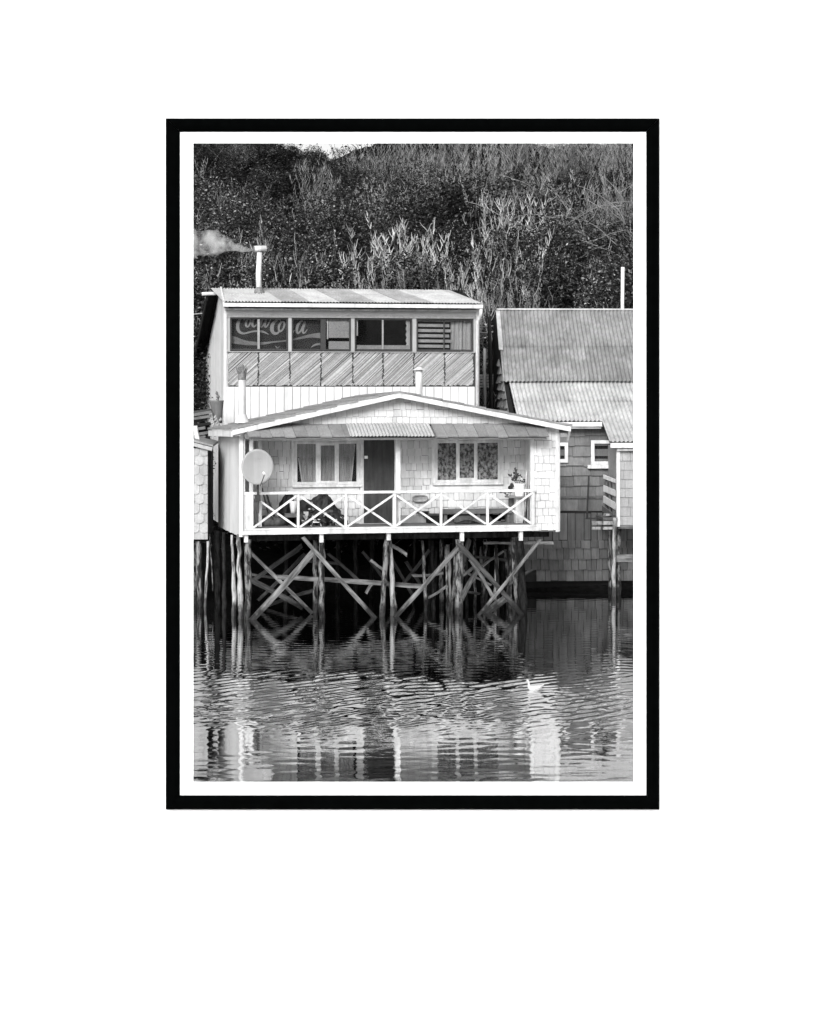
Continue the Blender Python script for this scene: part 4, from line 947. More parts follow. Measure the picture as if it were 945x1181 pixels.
stroke([(165, 60), (160, 82), (150, 66), (135, 72), (117, 100), (114, 138), (128, 165), (158, 174), (200, 164), (240, 158), (285, 162), (325, 180)], [6, 9, 10, 14, 22, 22, 18, 12, 10, 12, 14, 3], .004, 'letter', LT)   # C
stroke([(196, 72), (178, 82), (170, 105), (174, 126), (186, 126), (198, 106), (201, 84), (194, 72)], [8, 13, 16, 13, 9, 11, 12, 8], .0055, 'letter', LT)   # o
stroke([(242, 72), (230, 70), (218, 90), (214, 116), (224, 128), (244, 112)], [6, 12, 15, 15, 11, 5], .004, 'letter', LT)                         # c
stroke([(300, 78), (288, 76), (272, 96), (268, 122), (278, 130), (294, 108), (306, 80), (298, 118), (306, 130), (322, 112), (338, 78)], [7, 12, 15, 13, 9, 9, 13, 14, 11, 8, 4], .0055, 'letter', LT)   # a
stroke([(408, 92), (398, 78), (376, 86), (352, 112), (347, 148), (360, 172), (384, 172), (404, 150)], [6, 10, 15, 24, 26, 20, 14, 5], .004, 'letter', LT)   # C
stroke([(428, 92), (410, 98), (396, 122), (394, 150), (406, 160), (424, 140), (432, 110), (426, 92)], [9, 14, 16, 13, 10, 12, 14, 9], .0055, 'letter', LT)  # o
stroke([(505, 62), (490, 80), (478, 120), (474, 160), (484, 174), (502, 150)], [7, 14, 19, 18, 12, 4], .004, 'letter', LT)   # l
stroke([(560, 92), (545, 92), (524, 118), (516, 156), (526, 172), (548, 148), (572, 94), (558, 146), (560, 170), (574, 166), (588, 146)], [8, 13, 18, 17, 11, 11, 15, 16, 13, 9, 4], .0055, 'letter', LT)  # a
stroke([(66, 214), (110, 224), (170, 238), (240, 243), (300, 240), (360, 232), (420, 226), (480, 218), (540, 205), (600, 192), (660, 188), (700, 192)], [54, 44, 30, 24, 16, 10, 9, 11, 14, 22, 34, 44], .003, 'wave_band', 'sign_band')
stroke([(615, 268), (640, 252), (670, 246), (700, 250)], [4, 12, 14, 14], .003, 'lower_arc', 'sign_band')
stroke([(372, 258), (382, 272), (400, 262)], [4, 6, 3], .003, 'flourish', LT)

# smoke drifting from the stack
sm = bpy.data.materials.new('smoke'); sm.use_nodes = True; n_, l_ = sm.node_tree.nodes, sm.node_tree.links
n_.remove(n_['Principled BSDF']); pv = n_.new('ShaderNodeVolumePrincipled'); pv.inputs['Color'].default_value = (.92, .92, .92, 1); pv.inputs['Anisotropy'].default_value = .1
tc = n_.new('ShaderNodeTexCoord'); ns = n_.new('ShaderNodeTexNoise'); ns.inputs['Scale'].default_value = 2.2; ns.inputs['Detail'].default_value = 7; ns.inputs['Roughness'].default_value = .7
mr = n_.new('ShaderNodeMapRange'); mr.inputs[1].default_value = .45; mr.inputs[2].default_value = .70; mr.inputs[3].default_value = 0; mr.inputs[4].default_value = 6.5
l_.new(tc.outputs['Object'], ns.inputs['Vector']); l_.new(ns.outputs['Fac'], mr.inputs[0]); sx_ = n_.new('ShaderNodeSeparateXYZ'); l_.new(tc.outputs['Object'], sx_.inputs[0]); fd_ = n_.new('ShaderNodeMapRange'); l_.new(sx_.outputs[0], fd_.inputs[0])
for q_, w_ in enumerate((-2.2, -.1, .14, 1.0)): fd_.inputs[q_+1].default_value = w_
mm_ = n_.new('ShaderNodeMath'); mm_.operation = 'MULTIPLY'; l_.new(mr.outputs[0], mm_.inputs[0]); l_.new(fd_.outputs[0], mm_.inputs[1]); l_.new(mm_.outputs[0], pv.inputs['Density']); l_.new(pv.outputs[0], n_['Material Output'].inputs['Volume'])
M['smoke'] = sm
pts = []; rad = []
for k in range(15):
    t_ = k/14; px_ = 292.5 - 150*t_; py_ = 287 - 14*t_ - 3*math.sin(t_*7); vv = 1.1 + .6*t_
    pts.append(L(px_, py_, vv)); rad.append((.06 + .80*t_**.9)*(1+.22*math.sin(k*1.9)))
mbs = MB().tube(pts, rad, 14); c0 = V3(L(292, 287, 1.1))
mbs.v = [tuple(V3(p)-c0) for p in mbs.v]; smo = mbs.build('smoke', 'smoke', None, smooth=True, kind='stuff', label='thin pale smoke drifting left from the tall stack', category='smoke')
smo.location = (B.o[0] + c0[0]*B.c - c0[1]*B.s, B.o[1] + c0[0]*B.s + c0[1]*B.c, c0[2]); smo.rotation_euler = (0, 0, B.a)

# ================================================================== grey house to the right
Cf = Frame(590, 57.0, 4.0)
rh = empty('grey_house', (Cf.o[0], Cf.o[1], 0), Cf.a, label='grey shingled house with a big corrugated roof at the right edge', category='house')
L, U, Z = Cf.L, Cf.U, Cf.Z
WC = U(860); zC0 = .26
ezC = Z(660, 487.5, -.35); bzC = Z(650, 440.5, 1.6); rzC = Z(650, 357.5, 4.3)
# front wall in four kinds of cladding
z1_, z2_, z3_ = Z(680, 572), Z(680, 590), Z(680, 622)
fw = MB(); shingles(fw, rect(0, z1_, WC, ezC+.1), (0,0,0), (1,0,0), (0,0,1), (0,-1,0), w=.55, h=.275, t=.045, jit=.016, gap=.007); fw.build('upper_cladding', 'grey_shingle', rh)
fw = MB(); shingles(fw, rect(0, z2_+.02, WC, z1_-.05), (0,0,0), (1,0,0), (0,0,1), (0,-1,0), w=.6, h=.32, t=.026, jit=.01); fw.build('middle_cladding', 'grey_shingle', rh)
fw = MB(); x = 0
while x < WC:
    w_ = R.uniform(.15, .27); fw.box((x+.010, -.012-R.uniform(0, .04), z3_-R.uniform(0, .06)), (x+w_-.010, .0, z2_-.03-R.uniform(0, .03))); x += w_
fw.build('plank_cladding', 'grey_board', rh)
fw = MB(); shingles(fw, rect(0, zC0, WC, z3_-.03), (0,-.012,0), (1,0,0), (0,0,1), (0,-1,0), w=.20, h=.30, t=.05, jit=.02, gap=.014, holes=[(U(607, 0), Z(610, 666), U(619, 0), Z(610, 657))]); fw.build('lower_cladding', 'grey_board', rh)
box((0, .004, zC0-.02), (WC, .12, ezC+.1)).build('wall_core', 'dark_gap', rh)
MB().box((0, -.06, z1_-.045), (WC, .0, z1_-.005)).build('ledge_board', 'grey_board', rh)
MB().box((0, .1, -.5), (WC, .2, zC0-.03)).build('gap_shade', 'black_board', rh)  # black strip under the wall; the open gap's shade put into its colour
# left end wall: shingles in front, black part behind
lw_ = MB(); shingles(lw_, [(-3.0, 2.6), (0, 2.6), (0, ezC+.1), (-1.6, bzC-.12), (-3.0, bzC+.9)], (0,0,0), (0,-1,0), (0,0,1), (-1,0,0), w=.3, h=.24, t=.07, jit=.03, gap=.01); lw_.build('end_shingles', 'grey_shingle', rh)
MB().slab([(.01, 0, zC0), (.01, 4.6, zC0), (.01, 4.6, rzC-.3), (.01, 4.2, rzC-.15), (.01, 1.6, bzC-.12), (.01, 0, ezC+.05)], (.1, 0, 0)).build('end_wall', 'black_board', rh)
MB().bar((-.16, 3.05, 2.6), (-.14, 4.35, rzC-.25), .06, .55, n=(0, -.35, 1)).build('black_end_board', 'black_board', rh)
# roofs
r_ = random.Random(31)
lowr = MB(); corrugated(lowr, V3((U(598, -.4), -.40, ezC+.05)), V3((WC, -.40, ezC+.05)), V3((WC, 1.72, bzC+.03)), V3((U(586.8, 1.72), 1.72, bzC+.03)), sheet=.8, pitch=.115, amp=.022, rows=2, rnd=r_); lowr.build('lower_roof', 'zinc_pale', rh)
upr = MB(); corrugated(upr, V3((U(580.5, 1.5), 1.50, bzC+.02)), V3((WC, 1.50, bzC+.02)), V3((WC, 4.3, rzC)), V3((U(573.4, 4.3), 4.3, rzC)), sheet=.8, pitch=.115, amp=.022, rows=2, rnd=r_); upr.build('upper_roof', 'zinc_dark', rh)
MB().slab([(.5, -.34, ezC-.02), (.5, 1.6, bzC-.06), (.5, 4.3, rzC-.06), (.5, 4.3, rzC-.12), (.5, 1.6, bzC-.12), (.5, -.34, ezC-.08)], (WC-.5, 0, 0)).build('roof_deck', 'black_board', rh)
br = MB(); corrugated(br, V3((WC, 7.6, ezC+1.0)), V3((.1, 7.6, ezC+1.0)), V3((U(574, 4.35), 4.35, rzC)), V3((WC, 4.35, rzC)), sheet=.8, pitch=.115, amp=.014); br.build('rear_roof', 'zinc_dark', rh)
MB().bar((U(573, 4.3), 4.3, rzC+.02), (WC, 4.3, rzC+.02), .22, .05, n=(0, 0, 1)).build('ridge_cap', 'zinc_pale', rh)
MB().bar((U(574.6, 4.2), 4.2, rzC-.03), (U(578.2, 2.6), 2.6, bzC+.92), .12, .02, n=(0, -.6, .8)).build('edge_flashing', 'zinc_pale', rh)
MB().box((U(628, -.38), -.42, ezC-.10), (U(694.5, -.38), -.36, ezC+.02)).box((U(628, -.38), -.34, ezC-.16), (U(694, -.38), -.05, ezC-.11)).build('eave_fascia', 'white_paint', rh)
# windows
def cwin(x0, x1, y0, y1, split, lb=None):
    v = -.09; u0, u1, z0, z1 = U(x0, v), U(x1, v), Z(x0, y1, v), Z(x0, y0, v); c = .09; f = MB()
    f.box((u0, v, z0), (u0+c, v+.08, z1)).box((u1-c, v, z0), (u1, v+.08, z1)).box((u0+c, v+.002, z0), (u1-c, v+.078, z0+c)).box((u0+c, v+.002, z1-c), (u1-c, v+.078, z1))
    win = f.build('window', 'white_paint', rh)
    if split: MB().box((U(split, v)-.03, v+.01, z0+c), (U(split, v)+.03, v+.07, z1-c)).build('mullion', 'white_paint', win); MB().box((u0-.10, v-.05, z0-.10), (u1+.1, v+.08, z0-.004)).build('sill', 'white_paint', win)
    box((u0+c, v+.045, z0+c), (u1-c, v+.05, z1-c)).build('pane', 'glass', win); box((u0+c, v+.074, z0+c), (u1-c, v+.078, z1-c)).build('room_shade', 'room_dark', win); return win  # sheet behind the pane carries the unlit room's darkness in its colour
cwin(636, 655.6, 510.5, 533.5, None); cwin(682.2, 719, 507.8, 536, 706.2)
# stilted room projecting at the far right
HV = -1.6
uh = U(711.2, HV); zh0, zh1 = Z(711, 605.5, HV), Z(711, 515, HV)
hw = MB(); shingles(hw, rect(uh+.09, zh0, WC, zh1), (0, HV, 0), (1,0,0), (0,0,1), (0,-1,0), w=.235, h=.245, t=.024, jit=.008, gap=.01); hw.build('room_cladding', 'hut_shingle', rh)
MB().box((uh+.03, HV+.004, zh0), (WC, HV+.1, zh1)).box((uh+.03, HV+.1, zh0), (uh+.10, -.06, zh1)).build('room_core', 'frame_grey', rh)
MB().box((uh, HV-.04, zh0-.04), (uh+.088, HV+.06, zh1)).build('room_corner_board', 'white_paint', rh)
MB().box((uh+.04, HV, zh0-.10), (WC, -.06, zh0-.01)).build('room_floor', 'brace_wood', rh)
pr = MB(); pe0 = V3(L(703.6, 509.5, HV-.25)); corrugated(pr, pe0, V3((WC, HV-.25, pe0[2])), V3((WC, -.30, ezC+.10)), V3((U(694, -.3), -.30, ezC+.10)), sheet=.8, pitch=.115, amp=.018, rnd=r_); pr.build('room_roof', 'zinc_pale', rh)
MB().box((pe0[0]+.02, HV-.24, pe0[2]-.16), (WC, HV-.20, pe0[2]-.03)).box((uh+.0, HV-.14, pe0[2]-.24), (WC, HV-.05, pe0[2]-.18)).build('room_fascia', 'white_paint', rh)
MB().slab([(pe0[0]+.03, HV-.19, pe0[2]-.05), (U(694.5, -.3), -.32, ezC+.04), (U(694.5, -.3), -.32, ezC+.01), (pe0[0]+.03, HV-.19, pe0[2]-.09)], (WC-pe0[0]-.05, 0, 0)).build('room_roof_deck', 'black_board', rh)
# slatted side rail of its landing
bal = empty('landing_rail', (0,0,0)); bal.parent = rh
def rl(px, py, v): return V3(L(px, py, v))
for (ya, yb, wpx) in ((549.5, 555, 4.2), (563, 569, 7), (575.5, 584, 8)):
    MB().bar(rl(696.5, ya, -.30), rl(710.5, yb, HV+.25), wpx/42, .03, n=(1, 0, 0)).build('slat', 'white_board', bal)
for px_, v_ in ((697.2, -.35), (701.5, -.72), (705.5, -1.05), (709, -1.35)):
    p = rl(px_, 549, v_); MB().box((p[0]+.03, v_-.03, Z(px_, 592, v_)), (p[0]+.08, v_+.03, p[2])).build('baluster', 'wood_stick', bal)
MB().bar(rl(695, 586, -.3), rl(710.5, 598, HV+.25), .16, .03, n=(1,0,0)).build('kick_board', 'wood_stick', bal)
for (x0, x1, ya, yb, v_) in ((683, 708.5, 601.2, 605.3, HV+.1), (683, 708.5, 607.8, 610.8, HV-.02), (697, 710, 592.5, 595, HV+.5)):
    MB().box((U(x0, v_), v_, Z(x0, yb, v_)), (U(x1, v_), v_+.12, Z(x0, ya, v_))).build('landing_board', 'pile_pale', rh)
MB().box((U(693, -.9), -1.3, Z(700, 599, -.9)), (U(711, -.9), -.08, Z(700, 596, -.9))).build('landing_floor', 'wood_stick', rh)
def pileC(x0, y0, x1, y1, w0, w1, v, mt_):
    p0, p1 = V3(L(x0, y0, v)), V3(L(x1, y1, v)); p1 = p1 + unit(p1-p0)*.7; n = 11
    pts = [p0+(p1-p0)*k/n + V3((R.uniform(-1,1)*.015, 0, 0)) for k in range(n+1)]; rad = [(w0+(w1-w0)*k/n)/43/2*R.uniform(.8, 1.15) for k in range(n+1)]
    MB().tube(pts, rad, 8).build('pile', mt_, rh, smooth=True)
pileC(709.3, 597, 707.8, 691, 4.6, 5.4, HV-.10, 'pile_pale'); pileC(702.5, 612, 704.5, 688, 4.4, 4.6, HV+.4, 'pile_wood'); pileC(714, 608, 713.5, 690, 5.5, 6, HV+.2, 'pile_wood')
pileC(745, 608, 745, 690, 5, 6, HV+.2, 'pile_wood')
MB().box((U(710, HV), HV-.02, Z(715, 648, HV)), (WC, HV+.06, Z(715, 639.5, HV))).build('crossbeam', 'brace_wood', rh)
t = empty('iron_rod', tuple(np.array([0,0,0])), 0, label='thin black iron rod standing against the grey shingled wall', category='rod')
def wpt(F, p): return V3((F.o[0] + p[0]*F.c - p[1]*F.s, F.o[1] + p[0]*F.s + p[1]*F.c, p[2]))
def topmesh(F, mb, name, mt_, **kw):
    """a top-level single mesh whose origin sits at its own base"""
    P = [wpt(F, p) for p in mb.v]; b = V3((sum(p[0] for p in P)/len(P), sum(p[1] for p in P)/len(P), min(p[2] for p in P)))
    mb.v = [tuple(p-b) for p in P]; o = mb.build(name, mt_, None, **kw); o.location = tuple(b); return o
b0 = wpt(Cf, L(678, 598, -.5)); t.location = tuple(b0)
m_ = MB().tube([wpt(Cf, L(677.3, 598, -.5))-b0, wpt(Cf, L(678.4, 571, -.45))-b0, wpt(Cf, L(679.4, 549, -.4))-b0], .028, 6); m_.build('rod', 'dark_metal', t)
m_ = MB().tube([wpt(Cf, L(675.5, 597.8, -.5))-b0, wpt(Cf, L(696, 598.2, -.5))-b0], .022, 6); m_.build('foot_bar', 'dark_metal', t)

# ================================================================== cottage at the left edge, rounded shingles
Df = Frame(240.5, 52.8, 3.0)
L, U, Z = Df.L, Df.U, Df.Z
lh = empty('shingled_cottage', (Df.o[0], Df.o[1], 0), Df.a, label='corner of a cottage clad in rounded shingles at the left edge', category='cottage')
zc0, zc1 = Z(232, 622), Z(232, 517)
sh = MB(); shingles(sh, rect(-3.4, zc0, -.02, zc1), (0,0,0), (1,0,0), (0,0,1), (0,-1,0), w=.235, h=.245, t=.035, jit=.012, scallop=True); sh.build('wall', 'scallop_shingle', lh)
MB().box((-3.4, .004, zc0), (-.02, .1, zc1)).box((-.10, .1, zc0), (-.02, 3.4, zc1)).build('wall_core', 'dark_gap', lh)
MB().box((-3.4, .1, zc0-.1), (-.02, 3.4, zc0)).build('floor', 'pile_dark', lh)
MB().bar((-3.4, -.06, zc1+.9), (.10, -.06, zc1-.02), .09, .10).build('eave_board', 'hut_shingle', lh)
MB().slab([(-3.5, -.12, zc1+1.0), (.12, -.12, zc1+.04), (.12, -.12, zc1+.09), (-3.5, -.12, zc1+1.05)], (0, 3.6, 0)).build('roof', 'zinc_dark', lh)
def pileD(x0, y0, x1, y1, w0, w1, v, mt_):
    p0, p1 = V3(L(x0, y0, v)), V3(L(x1, y1, v)); p1 = p1 + unit(p1-p0)*.7; n = 11
    pts = [p0+(p1-p0)*k/n + V3((R.uniform(-1,1)*.012, 0, 0)) for k in range(n+1)]; rad = [(w0+(w1-w0)*k/n)/45/2*R.uniform(.85, 1.12) for k in range(n+1)]
    MB().tube(pts, rad, 8).build('pile', mt_, lh, smooth=True)
pileD(229, 624, 230, 702, 6, 6.5, .12, 'pile_wood'); pileD(240.5, 624, 236.6, 702, 3, 3.6, .10, 'pile_pale'); pileD(225, 624, 224.8, 700, 4, 4, .5, 'pile_wood')
pileD(233, 624, 233, 694, 4, 4, 1.6, 'pile_dark'); pileD(242, 616, 244, 650, 1.6, 1.4, .2, 'pile_wood'); pileD(215, 624, 214, 702, 6, 6, .15, 'pile_wood'); pileD(190, 624, 190, 702, 6, 6, .15, 'pile_wood')
L, U, Z = Df.L, Df.U, Df.Z
topmesh(Df, MB().tube([L(225.5, 491, 1.2), L(226.5, 500, 1.2), L(228.5, 510, 1.1), L(229.5, 519, 1.0)], [.055, .06, .065, .07], 8), 'bent_post', 'white_paint', label='short bent white post rising behind the rounded shingle cottage', category='post')
bx = Df
t = empty('timber_stack', tuple(wpt(Df, L(222, 505, 3.2))), Df.a, label='dark stack of rough planks behind the left cottage', category='timber stack')
b0 = V3(L(222, 505, 3.2)); r_ = random.Random(9)
for k in range(11):
    y = 504 - k*2.9; v_ = 3.0 + r_.uniform(-.15, .25); p0, p1 = V3(L(196, y+5+r_.uniform(-1, 1), v_))-b0, V3(L(243+r_.uniform(-7, 2), y-2+r_.uniform(-1.5, 1), v_))-b0
    MB().bar(p0, p1, .075, .2, n=(0, 1, 0)).build('plank', r_.choice(['wood_stick', 'black_board', 'black_board', 'frame_dark']), t)
MB().bar(V3(L(234, 490, 3.0))-b0, V3(L(236, 522, 3.0))-b0, .35, .06).build('prop_board', 'black_board', t)
# tapered old bucket on a post between the roofs
b1 = wpt(Df, L(250, 486, 3.0)); t = empty('bucket', tuple(b1), 0, label='old dark tapered bucket upside down on rubble behind the eave', category='bucket')
t['label'] = 'dark tapered bucket against the pale side wall above the left eave'
m_ = MB().tube([(.03, 0, -.05), (.02, 0, .25), (0, 0, .52), (0, 0, .56)], [.12, .14, .19, .20], 12); m_.build('body', 'grey_board', t, smooth=True)
m_ = MB().tube([(.02+.02*math.sin(k), 0, .56+.05*k) for k in range(6)], [.05, .03, .05, .025, .04, .015], 7); m_.build('stick', 'wood_stick', t)
lump2 = MB()
for k in range(7):
    p = V3((-.10+.03*k-.05*(k % 2), -.12, -.12+.07*(k % 4))); lump2.tube([p, p+V3((.05, 0, .05)), p+V3((.08, .01, .01))], [.03, .05, .02], 6)
lump2.build('rubble', 'hut_shingle', t)

# ================================================================== behind and between the houses
def wp(px, py, Y): return V3((WX(px, Y), Y, WZ(py, Y)))
def simple_post(px, y0, y1, Y, wpx, mt_, label, name='post', cat='post'):
    x = WX(px, Y); w = wpx*Y/FPX/2; zt = WZ(y0, Y); z0 = min(WZ(y1, Y), terr(x, Y)-.1)
    m = MB(); n = 6; pts = [(.012*math.sin(k*2.1), 0, (zt-z0)*k/n) for k in range(n+1)]
    m.tube(pts, [w*(1.08-.12*k/n) for k in range(n+1)], 8); o = m.build(name, mt_, None, True, label=label, category=cat); o.location = (x, Y, z0); return o
simple_post(718.6, 308, 362, 63, 4.4, 'white_board', 'tall white pole standing behind the ridge of the big corrugated roof', 'pole', 'pole')
simple_post(559.5, 402, 445, 62.5, 3.6, 'hut_shingle', 'weathered grey post between the tall house and the grey house')
t = empty('plank_fence', tuple(wp(561, 445, 62.8)), 0, label='low fence of pale level boards between the two back houses', category='fence'); b0 = wp(561, 445, 62.8)
for k in range(5):
    MB().bar(wp(548, 446-3.2*k, 62.8)-b0, wp(572, 445.4-3.2*k+R.uniform(-.6, .6), 62.8)-b0, .06, .03).build('board', 'hut_shingle', t)
for px in (552, 566): MB().bar(wp(px, 452, 62.85)-b0, wp(px, 431, 62.85)-b0, .07, .05).build('post', 'hut_shingle', t)
def wire(p0, p1, sag, r, label):
    pts = [p0+(p1-p0)*k/16 + V3((0, 0, -sag*4*(k/16)*(1-k/16))) for k in range(17)]; b = pts[0].copy()
    o = MB().tube([p-b for p in pts], r, 5).build('power_line', 'wire', None, label=label, category='wire'); o.location = tuple(b)
wire(wp(551, 376, 61), wp(575, 373.5, 64), .05, .018, 'upper of the two wires strung between the back houses')
wire(wp(551, 383, 61), wp(575, 380.5, 63), .05, .026, 'lower thicker wire strung between the back houses')
wire(wp(196, 361, 64), wp(247, 359, 62), .06, .016, 'thin wire running left from under the tall house roof')
wire(wp(196, 387, 64), wp(243, 385, 62), .06, .018, 'wire low on the left side of the tall house')

# ================================================================== growth on the hill
def mesh_np(name, V, F, mt_, parent=None, **kw):
    me = bpy.data.meshes.new(name); n, m, k = len(V), len(F), F.shape[1]
    me.vertices.add(n); me.vertices.foreach_set('co', V.astype(np.float32).ravel())
    me.loops.add(m*k); me.loops.foreach_set('vertex_index', F.astype(np.int32).ravel())
    me.polygons.add(m); me.polygons.foreach_set('loop_start', np.arange(0, m*k, k, dtype=np.int32)); me.polygons.foreach_set('loop_total', np.full(m, k, dtype=np.int32))
    me.update(calc_edges=True); me.validate(); me.materials.append(M[mt_])
    o = bpy.data.objects.new(name, me); COL.objects.link(o)
    if parent is not None: o.parent = parent
    for q, v in kw.items(): o[q] = v
    return o
def leaves_np(P, size, rs, flat=.5):
    n = len(P); a = rs.normal(size=(n, 3)); a[:, 2] *= flat; a /= np.linalg.norm(a, axis=1)[:, None]
    b = rs.normal(size=(n, 3)); b -= (b*a).sum(1)[:, None]*a; b /= np.linalg.norm(b, axis=1)[:, None]
    s = (size*rs.uniform(.5, 1.35, n))[:, None]
    V = np.stack([P-a*s, P-b*s*.45, P+a*s, P+b*s*.45], 1).reshape(-1, 3); F = np.arange(4*n).reshape(n, 4); return V, F
def sticks_np(segs):
    """segs: list of (points, r0, r1); three-sided tapered rods"""
    VV = []; FF = []; o = 0
    for pts, r0, r1 in segs:
        P = np.asarray(pts); n = len(P); d = np.gradient(P, axis=0); d /= np.linalg.norm(d, axis=1)[:, None]+1e-9
        s = np.cross(d, (.31, .93, .2)); s /= np.linalg.norm(s, axis=1)[:, None]+1e-9; m = np.cross(s, d)
        r = np.linspace(r0, r1, n)[:, None]
        for k in range(3):
            an = 2*math.pi*k/3; VV.append(P + r*(math.cos(an)*s+math.sin(an)*m))
        for i in range(n-1):
            for k in range(3):
                q = (k+1) % 3; FF.append((o+k*n+i, o+q*n+i, o+q*n+i+1, o+k*n+i+1))
        o += 3*n
    return np.concatenate(VV), np.array(FF)
def stem_path(rs, p0, d0, ln, up, wob, n=6):
    P = [np.array(p0)]; d = np.array(d0, float)
    for k in range(n):
        d = d + np.array([rs.normal()*wob, rs.normal()*wob, up]); d /= np.linalg.norm(d); P.append(P[-1]+d*ln/n)
    return np.array(P)

def proto_upright(seed, nst, h, spread, ntw, twl, r0, rt, m1, m2, crown=.35, base=.35):
    rs = np.random.RandomState(seed); st = []; tw = []
    for i in range(nst):
        an = rs.uniform(0, 2*math.pi); lean = abs(rs.normal())*spread; hh = h*rs.uniform(.55, 1.0)*(1-.25*min(1, lean/spread/2.2))
        P = stem_path(rs, (base*math.cos(an)*rs.rand(), base*math.sin(an)*rs.rand(), -.3), (lean*math.cos(an), lean*math.sin(an), 1), hh, .10, .09)
        st.append((P, r0*rs.uniform(.7, 1.3), r0*.25))
        for j in range(ntw):
            f = crown + (1-crown)*rs.rand()**.75; q = f*(len(P)-1); k = int(min(q, len(P)-2)); p = P[k]+(P[k+1]-P[k])*(q-k)
            a2 = rs.uniform(0, 2*math.pi); tl = twl*rs.uniform(.5, 1.3)*(1.15-.5*f)
            T = stem_path(rs, p, (.55*math.cos(a2), .55*math.sin(a2), .9), tl, .18, .12, 4); tw.append((T, rt*rs.uniform(.7, 1.3), rt*.4))
    e = empty('upright_shrub'); V, F = sticks_np(st); mesh_np('stem', V, F, m1, e); V, F = sticks_np(tw); mesh_np('twigs', V, F, m2, e)
    return e, h
def proto_leafy(seed, h, w, nl, size, mt_):
    rs = np.random.RandomState(seed); e = empty('leafy_bush'); nb = 24
    C = np.stack([rs.normal(size=nb)*w*.26, rs.normal(size=nb)*w*.22, h*rs.uniform(.22, .84, nb)], 1); rr = w*rs.uniform(.10, .23, nb)
    idx = rs.randint(0, nb, nl); d = rs.normal(size=(nl, 3)); d /= np.linalg.norm(d, axis=1)[:, None]
    P = C[idx] + d*(rr[idx]*(.55+.55*rs.rand(nl)**.6))[:, None]; P[:, 2] = np.clip(P[:, 2], .02, None)
    V, F = leaves_np(P, size, rs); mesh_np('crown', V, F, mt_, e)
    st = []
    for i in range(9):
        c = C[i]; T = np.array([(0, 0, -.3), (c[0]*.35, c[1]*.35, c[2]*.4), tuple(c)]); st.append((T, .05, .02))
    V, F = sticks_np(st); mesh_np('trunk', V, F, 'bark_grey', e); return e, h
def proto_tangle(seed, h, w, nb, mt_):
    rs = np.random.RandomState(seed); e = empty('bare_tree'); tr = []; bs = []
    for i in range(3):
        an = rs.uniform(0, 6.28); P = stem_path(rs, (.2*math.cos(an), .2*math.sin(an), -.3), (.25*math.cos(an), .25*math.sin(an), 1), h*.8, .02, .16, 8); tr.append((P, .045, .02))
        for j in range(nb):
            k = rs.randint(2, 8); a2 = rs.uniform(0, 6.28); p = P[k]
            B_ = [np.array(p)]; d = np.array([math.cos(a2), .6*math.sin(a2), rs.uniform(.2, .9)]); ln = w*rs.uniform(.3, .7)
            for q in range(9):
                d = d + np.array([rs.normal()*.16, rs.normal()*.12, -.12 if q > 2 else .05]); d /= np.linalg.norm(d); B_.append(B_[-1]+d*ln/9)
            bs.append((np.array(B_), .020, .008))
            for s in range(4):
                kk = rs.randint(2, 9); a3 = rs.uniform(0, 6.28)
                bs.append((stem_path(rs, B_[kk], (math.cos(a3), .5*math.sin(a3), rs.uniform(-.5, .9)), ln*.4*rs.uniform(.4, 1), 0, .25, 5), .012, .006))
    V, F = sticks_np(tr); mesh_np('trunk', V, F, 'stem_pale', e); V, F = sticks_np(bs); mesh_np('branches', V, F, mt_, e); return e, h

PR = {'pale': [proto_upright(s, 80, 5.0, .20, 34, .38, .014, .0145, 'stem_grey', 'twig_pale', .36, .8) for s in (1, 2, 3)],
      'tall': [proto_upright(s, 44, 6.0, .18, 26, .46, .012, .016, 'stem_grey', 'twig_grey', .25, .9) for s in (4, 5)],
      'fine': [proto_upright(s, 44, 4.0, .30, 20, .42, .012, .013, 'twig_brown', 'twig_grey', .2, .6) for s in (6, 7)],
      'leafy': [proto_leafy(s, 4.0, 4.4, 19000, z_, m) for s, m, z_ in ((8, 'leaf_dark', .055), (9, 'leaf_mid', .045), (10, 'leaf_dark', .06), (14, 'leaf_pale', .035), (15, 'leaf_mid', .05))],
      'tangle': [proto_tangle(s, 5.0, 5.5, 11, 'stem_pale') for s in (12, 13)]}
used = set()
NM = {'pale': 'bare_shrub', 'tall': 'bare_shrub', 'fine': 'twiggy_shrub', 'leafy': 'leafy_bush', 'tangle': 'bare_tree'}
CT = {'pale': 'shrub', 'tall': 'shrub', 'fine': 'shrub', 'leafy': 'bush', 'tangle': 'tree'}
cnt = {}
def grow(kind, px, top, Y, label, group=None, wid=1.0, var=None):
    x = WX(px, Y); z0 = terr(x, Y); h = max(1.2, WZ(top, Y) - z0)
    i = cnt.get(kind, 0) if var is None else var; cnt[kind] = cnt.get(kind, 0)+1
    pr, hp = PR[kind][i % len(PR[kind])]
    if id(pr) not in used: used.add(id(pr)); o = pr
    else: o = copy_tree(pr)
    s = h/hp; o.name = NM[kind]; o.location = (x, Y, z0); sw_ = (s*.55+.45)*wid; o.scale = (sw_, sw_, s); o.rotation_euler = (0, 0, R.uniform(0, 6.28))
    for k in ('label', 'category', 'group'):
        if k in o: del o[k]
    o['label'] = label; o['category'] = CT[kind]
    if group: o['group'] = group
G1, G2, G3 = 'pale bare upright shrubs on the hill', 'dark leafy bushes on the hill', 'bare tangled trees on the hill'
